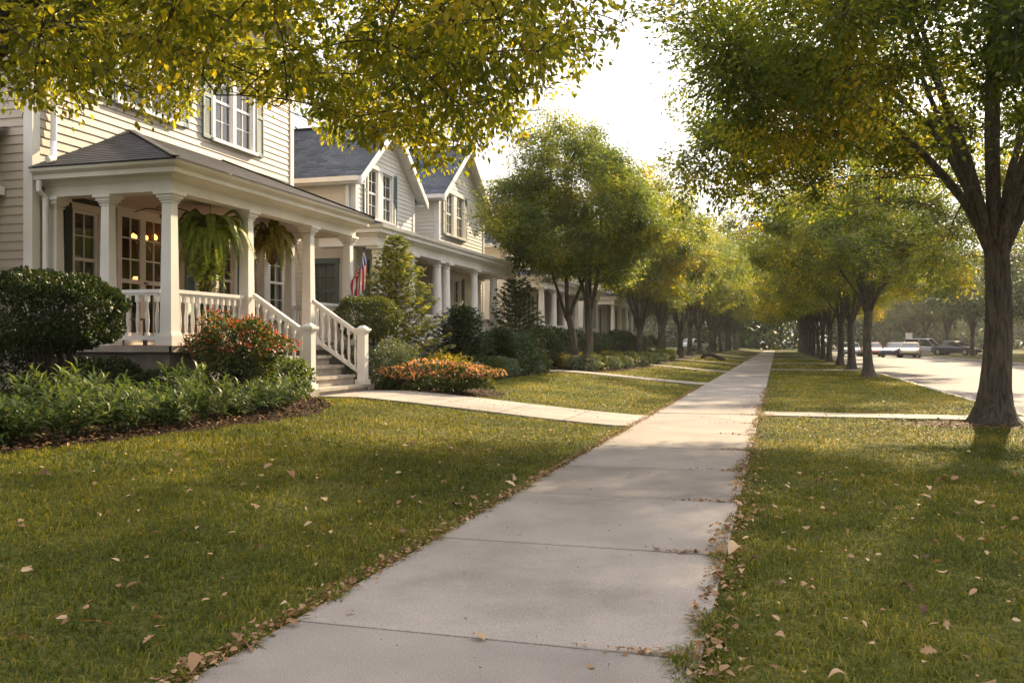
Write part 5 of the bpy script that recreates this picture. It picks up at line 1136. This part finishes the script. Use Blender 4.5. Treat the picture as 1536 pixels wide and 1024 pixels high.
cars=[('car',(.62,.60,.62),0,7.4,100,-90,'white sedan coming down the street, leftmost of the cars on the street'),('car',(.50,.12,.09),0,9.3,98,-90,'reddish car next to the white sedan on the distant street'),
 ('parked_car',(.05,.06,.12),0,11.2,93,-125,'dark navy sedan angled across the far lane of the street'),('parked_car',(.42,.42,.46),1,15.2,104,-30,'silver sport utility car standing nearly broadside at the far kerb'),('parked_car',(.45,.33,.14),0,12.1,92,-100,'tan car parked behind the navy sedan'),
 ('parked_car',(.03,.03,.045),0,17.6,101,-40,'black car parked to the right of the silver one'),('parked_car',(.70,.69,.68),0,-9.2,108,60,'white car standing in a drive among the left lawn trees'),('parked_car',(.6,.6,.62),0,12.6,108,90,'pale car parked farthest up the street')]
for nm,cc,suv,x,y,rz,lab in cars:
    o=car(nm,cc,bool(suv)); put(o,x,y,(-.12 if CURB<x<ROAD2 else G(x)),R(rz),1,lab,'car')
# curved log on the lawn
lg=MB(); lg.tube([(-4.75,60.2,.0),(-4.6,60.2,.38),(-4.2,60.1,.52),(-3.6,60,.30),(-3.2,59.9,.08)],[.13,.15,.16,.15,.12],10); lo=lg.build('fallen_log',M['bark'],None,True); tag(lo,'curved fallen log arching over the grass at the end of the left planting bed','log')
# lamp posts and sign across the street
def lamp(x,y,lab):
    r=empty('street_lamp',(x,y,0)); m=MB(); m.lathe((x,y,0),[(0,.14),(.5,.12),(.52,.08),(5.2,.05)],10); m.tube([(x,y,5.2),(x-.2,y,5.7),(x-.7,y,5.95),(x-1.3,y,5.95)],[.05,.045,.04,.035],8); m.build('post',M['steel'],r)
    m=MB(); m.lathe((x-1.45,y,5.86),[(0,.16),(.05,.22),(.1,.16),(.14,.05)],12); m.build('lamp_head',M['steel'],r); tag(r,lab,'street lamp')
if False: lamp(21.5,64,'tall pale metal street lamp among the trees across the street, the nearer one')
sg=empty('sign_board',(15.5,120,0),'tall white sign panel on two posts behind the parked cars across the street','sign')
m=MB(); m.box(15.25,15.32,119.95,120.05,0,2.6); m.build('post',M['steel'],sg); m=MB(); m.box(15.88,15.95,119.95,120.05,0,2.6); m.build('post',M['steel'],sg)
m=MB(); m.box(15.2,16.0,119.9,119.945,.9,2.5); m.build('panel',M['trim'],sg)
# ================================================================ camera, light, air
cam=bpy.data.cameras.new('camera'); co=bpy.data.objects.new('camera',cam); COL.objects.link(co); S.camera=co
TH=math.atan(397/1350); co.location=(0,0,1.2); co.rotation_euler=(R(90),0,TH)
cam.sensor_width=36; cam.lens=36*1350/1536; cam.shift_y=.003*-1*0+ (3/1536); cam.clip_end=3000; cam.clip_start=.05
EL=R(SUN_EL); AZ=R(SUN_AZ)
sd=Vector((math.sin(AZ)*math.cos(EL),math.cos(AZ)*math.cos(EL),math.sin(EL)))
sl=bpy.data.lights.new('sun','SUN'); so=bpy.data.objects.new('sun',sl); COL.objects.link(so); sl.energy=SUN_E; sl.angle=R(.9); sl.color=(1,.78,.50); so.rotation_euler=sd.to_track_quat('Z','Y').to_euler(); so.location=(20,30,40)
w=bpy.data.worlds.new('World'); S.world=w; w.use_nodes=True; nt=w.node_tree; bg=nt.nodes['Background']; sk=nt.nodes.new('ShaderNodeTexSky'); sk.sky_type='NISHITA'; sk.sun_disc=False
sk.sun_elevation=EL; sk.sun_rotation=AZ; sk.dust_density=5; sk.air_density=1.; sk.ozone_density=1; sk.altitude=0
hs=nt.nodes.new('ShaderNodeHueSaturation'); hs.inputs['Saturation'].default_value=.3; nt.links.new(sk.outputs[0],hs.inputs['Color'])
# thin bright overcast veil mixed over the blue
nz=nt.nodes.new('ShaderNodeMix'); nz.data_type='RGBA'; nz.inputs[0].default_value=.85; nt.links.new(hs.outputs[0],nz.inputs[6]); nz.inputs[7].default_value=(VEIL[0],VEIL[1],VEIL[2],1)
tc=nt.nodes.new('ShaderNodeTexCoord'); sx=nt.nodes.new('ShaderNodeSeparateXYZ'); nt.links.new(tc.outputs['Generated'],sx.inputs[0])
gr=nt.nodes.new('ShaderNodeMapRange'); gr.inputs[1].default_value=0; gr.inputs[2].default_value=1; gr.inputs[3].default_value=.40; gr.inputs[4].default_value=1.12; nt.links.new(sx.outputs['Z'],gr.inputs[0])   # overcast veil: zenith three times the horizon
vs=nt.nodes.new('ShaderNodeVectorMath'); vs.operation='SCALE'; vs.inputs[0].default_value=VEIL; nt.links.new(gr.outputs[0],vs.inputs['Scale']); nt.links.new(vs.outputs[0],nz.inputs[7])
nt.links.new(nz.outputs[2],bg.inputs[0]); bg.inputs[1].default_value=SKY
if HAZE:
    mh=bpy.data.materials.new('haze_air'); mh.use_nodes=True; t=mh.node_tree; t.nodes.clear(); o_=t.nodes.new('ShaderNodeOutputMaterial'); pv=t.nodes.new('ShaderNodeVolumePrincipled'); pv.inputs['Color'].default_value=(.93,.93,.95,1); pv.inputs['Density'].default_value=HAZE; pv.inputs['Anisotropy'].default_value=.55
    t.links.new(pv.outputs[0],o_.inputs['Volume']); m=MB(); m.box(-425,425,-65,565,-1.5,36); hz=m.build('haze',mh); tag(hz,kind='stuff')
S.view_settings.view_transform='Standard'; S.view_settings.look='None'; S.view_settings.exposure=EXPO; S.view_settings.gamma=1
S.cycles.max_bounces=7; S.cycles.diffuse_bounces=4; S.cycles.transmission_bounces=4; S.cycles.transparent_max_bounces=8; S.cycles.volume_bounces=1; S.cycles.glossy_bounces=3
S.cycles.use_denoising=True; S.cycles.sample_clamp_indirect=6; S.cycles.caustics_reflective=False; S.cycles.caustics_refractive=False
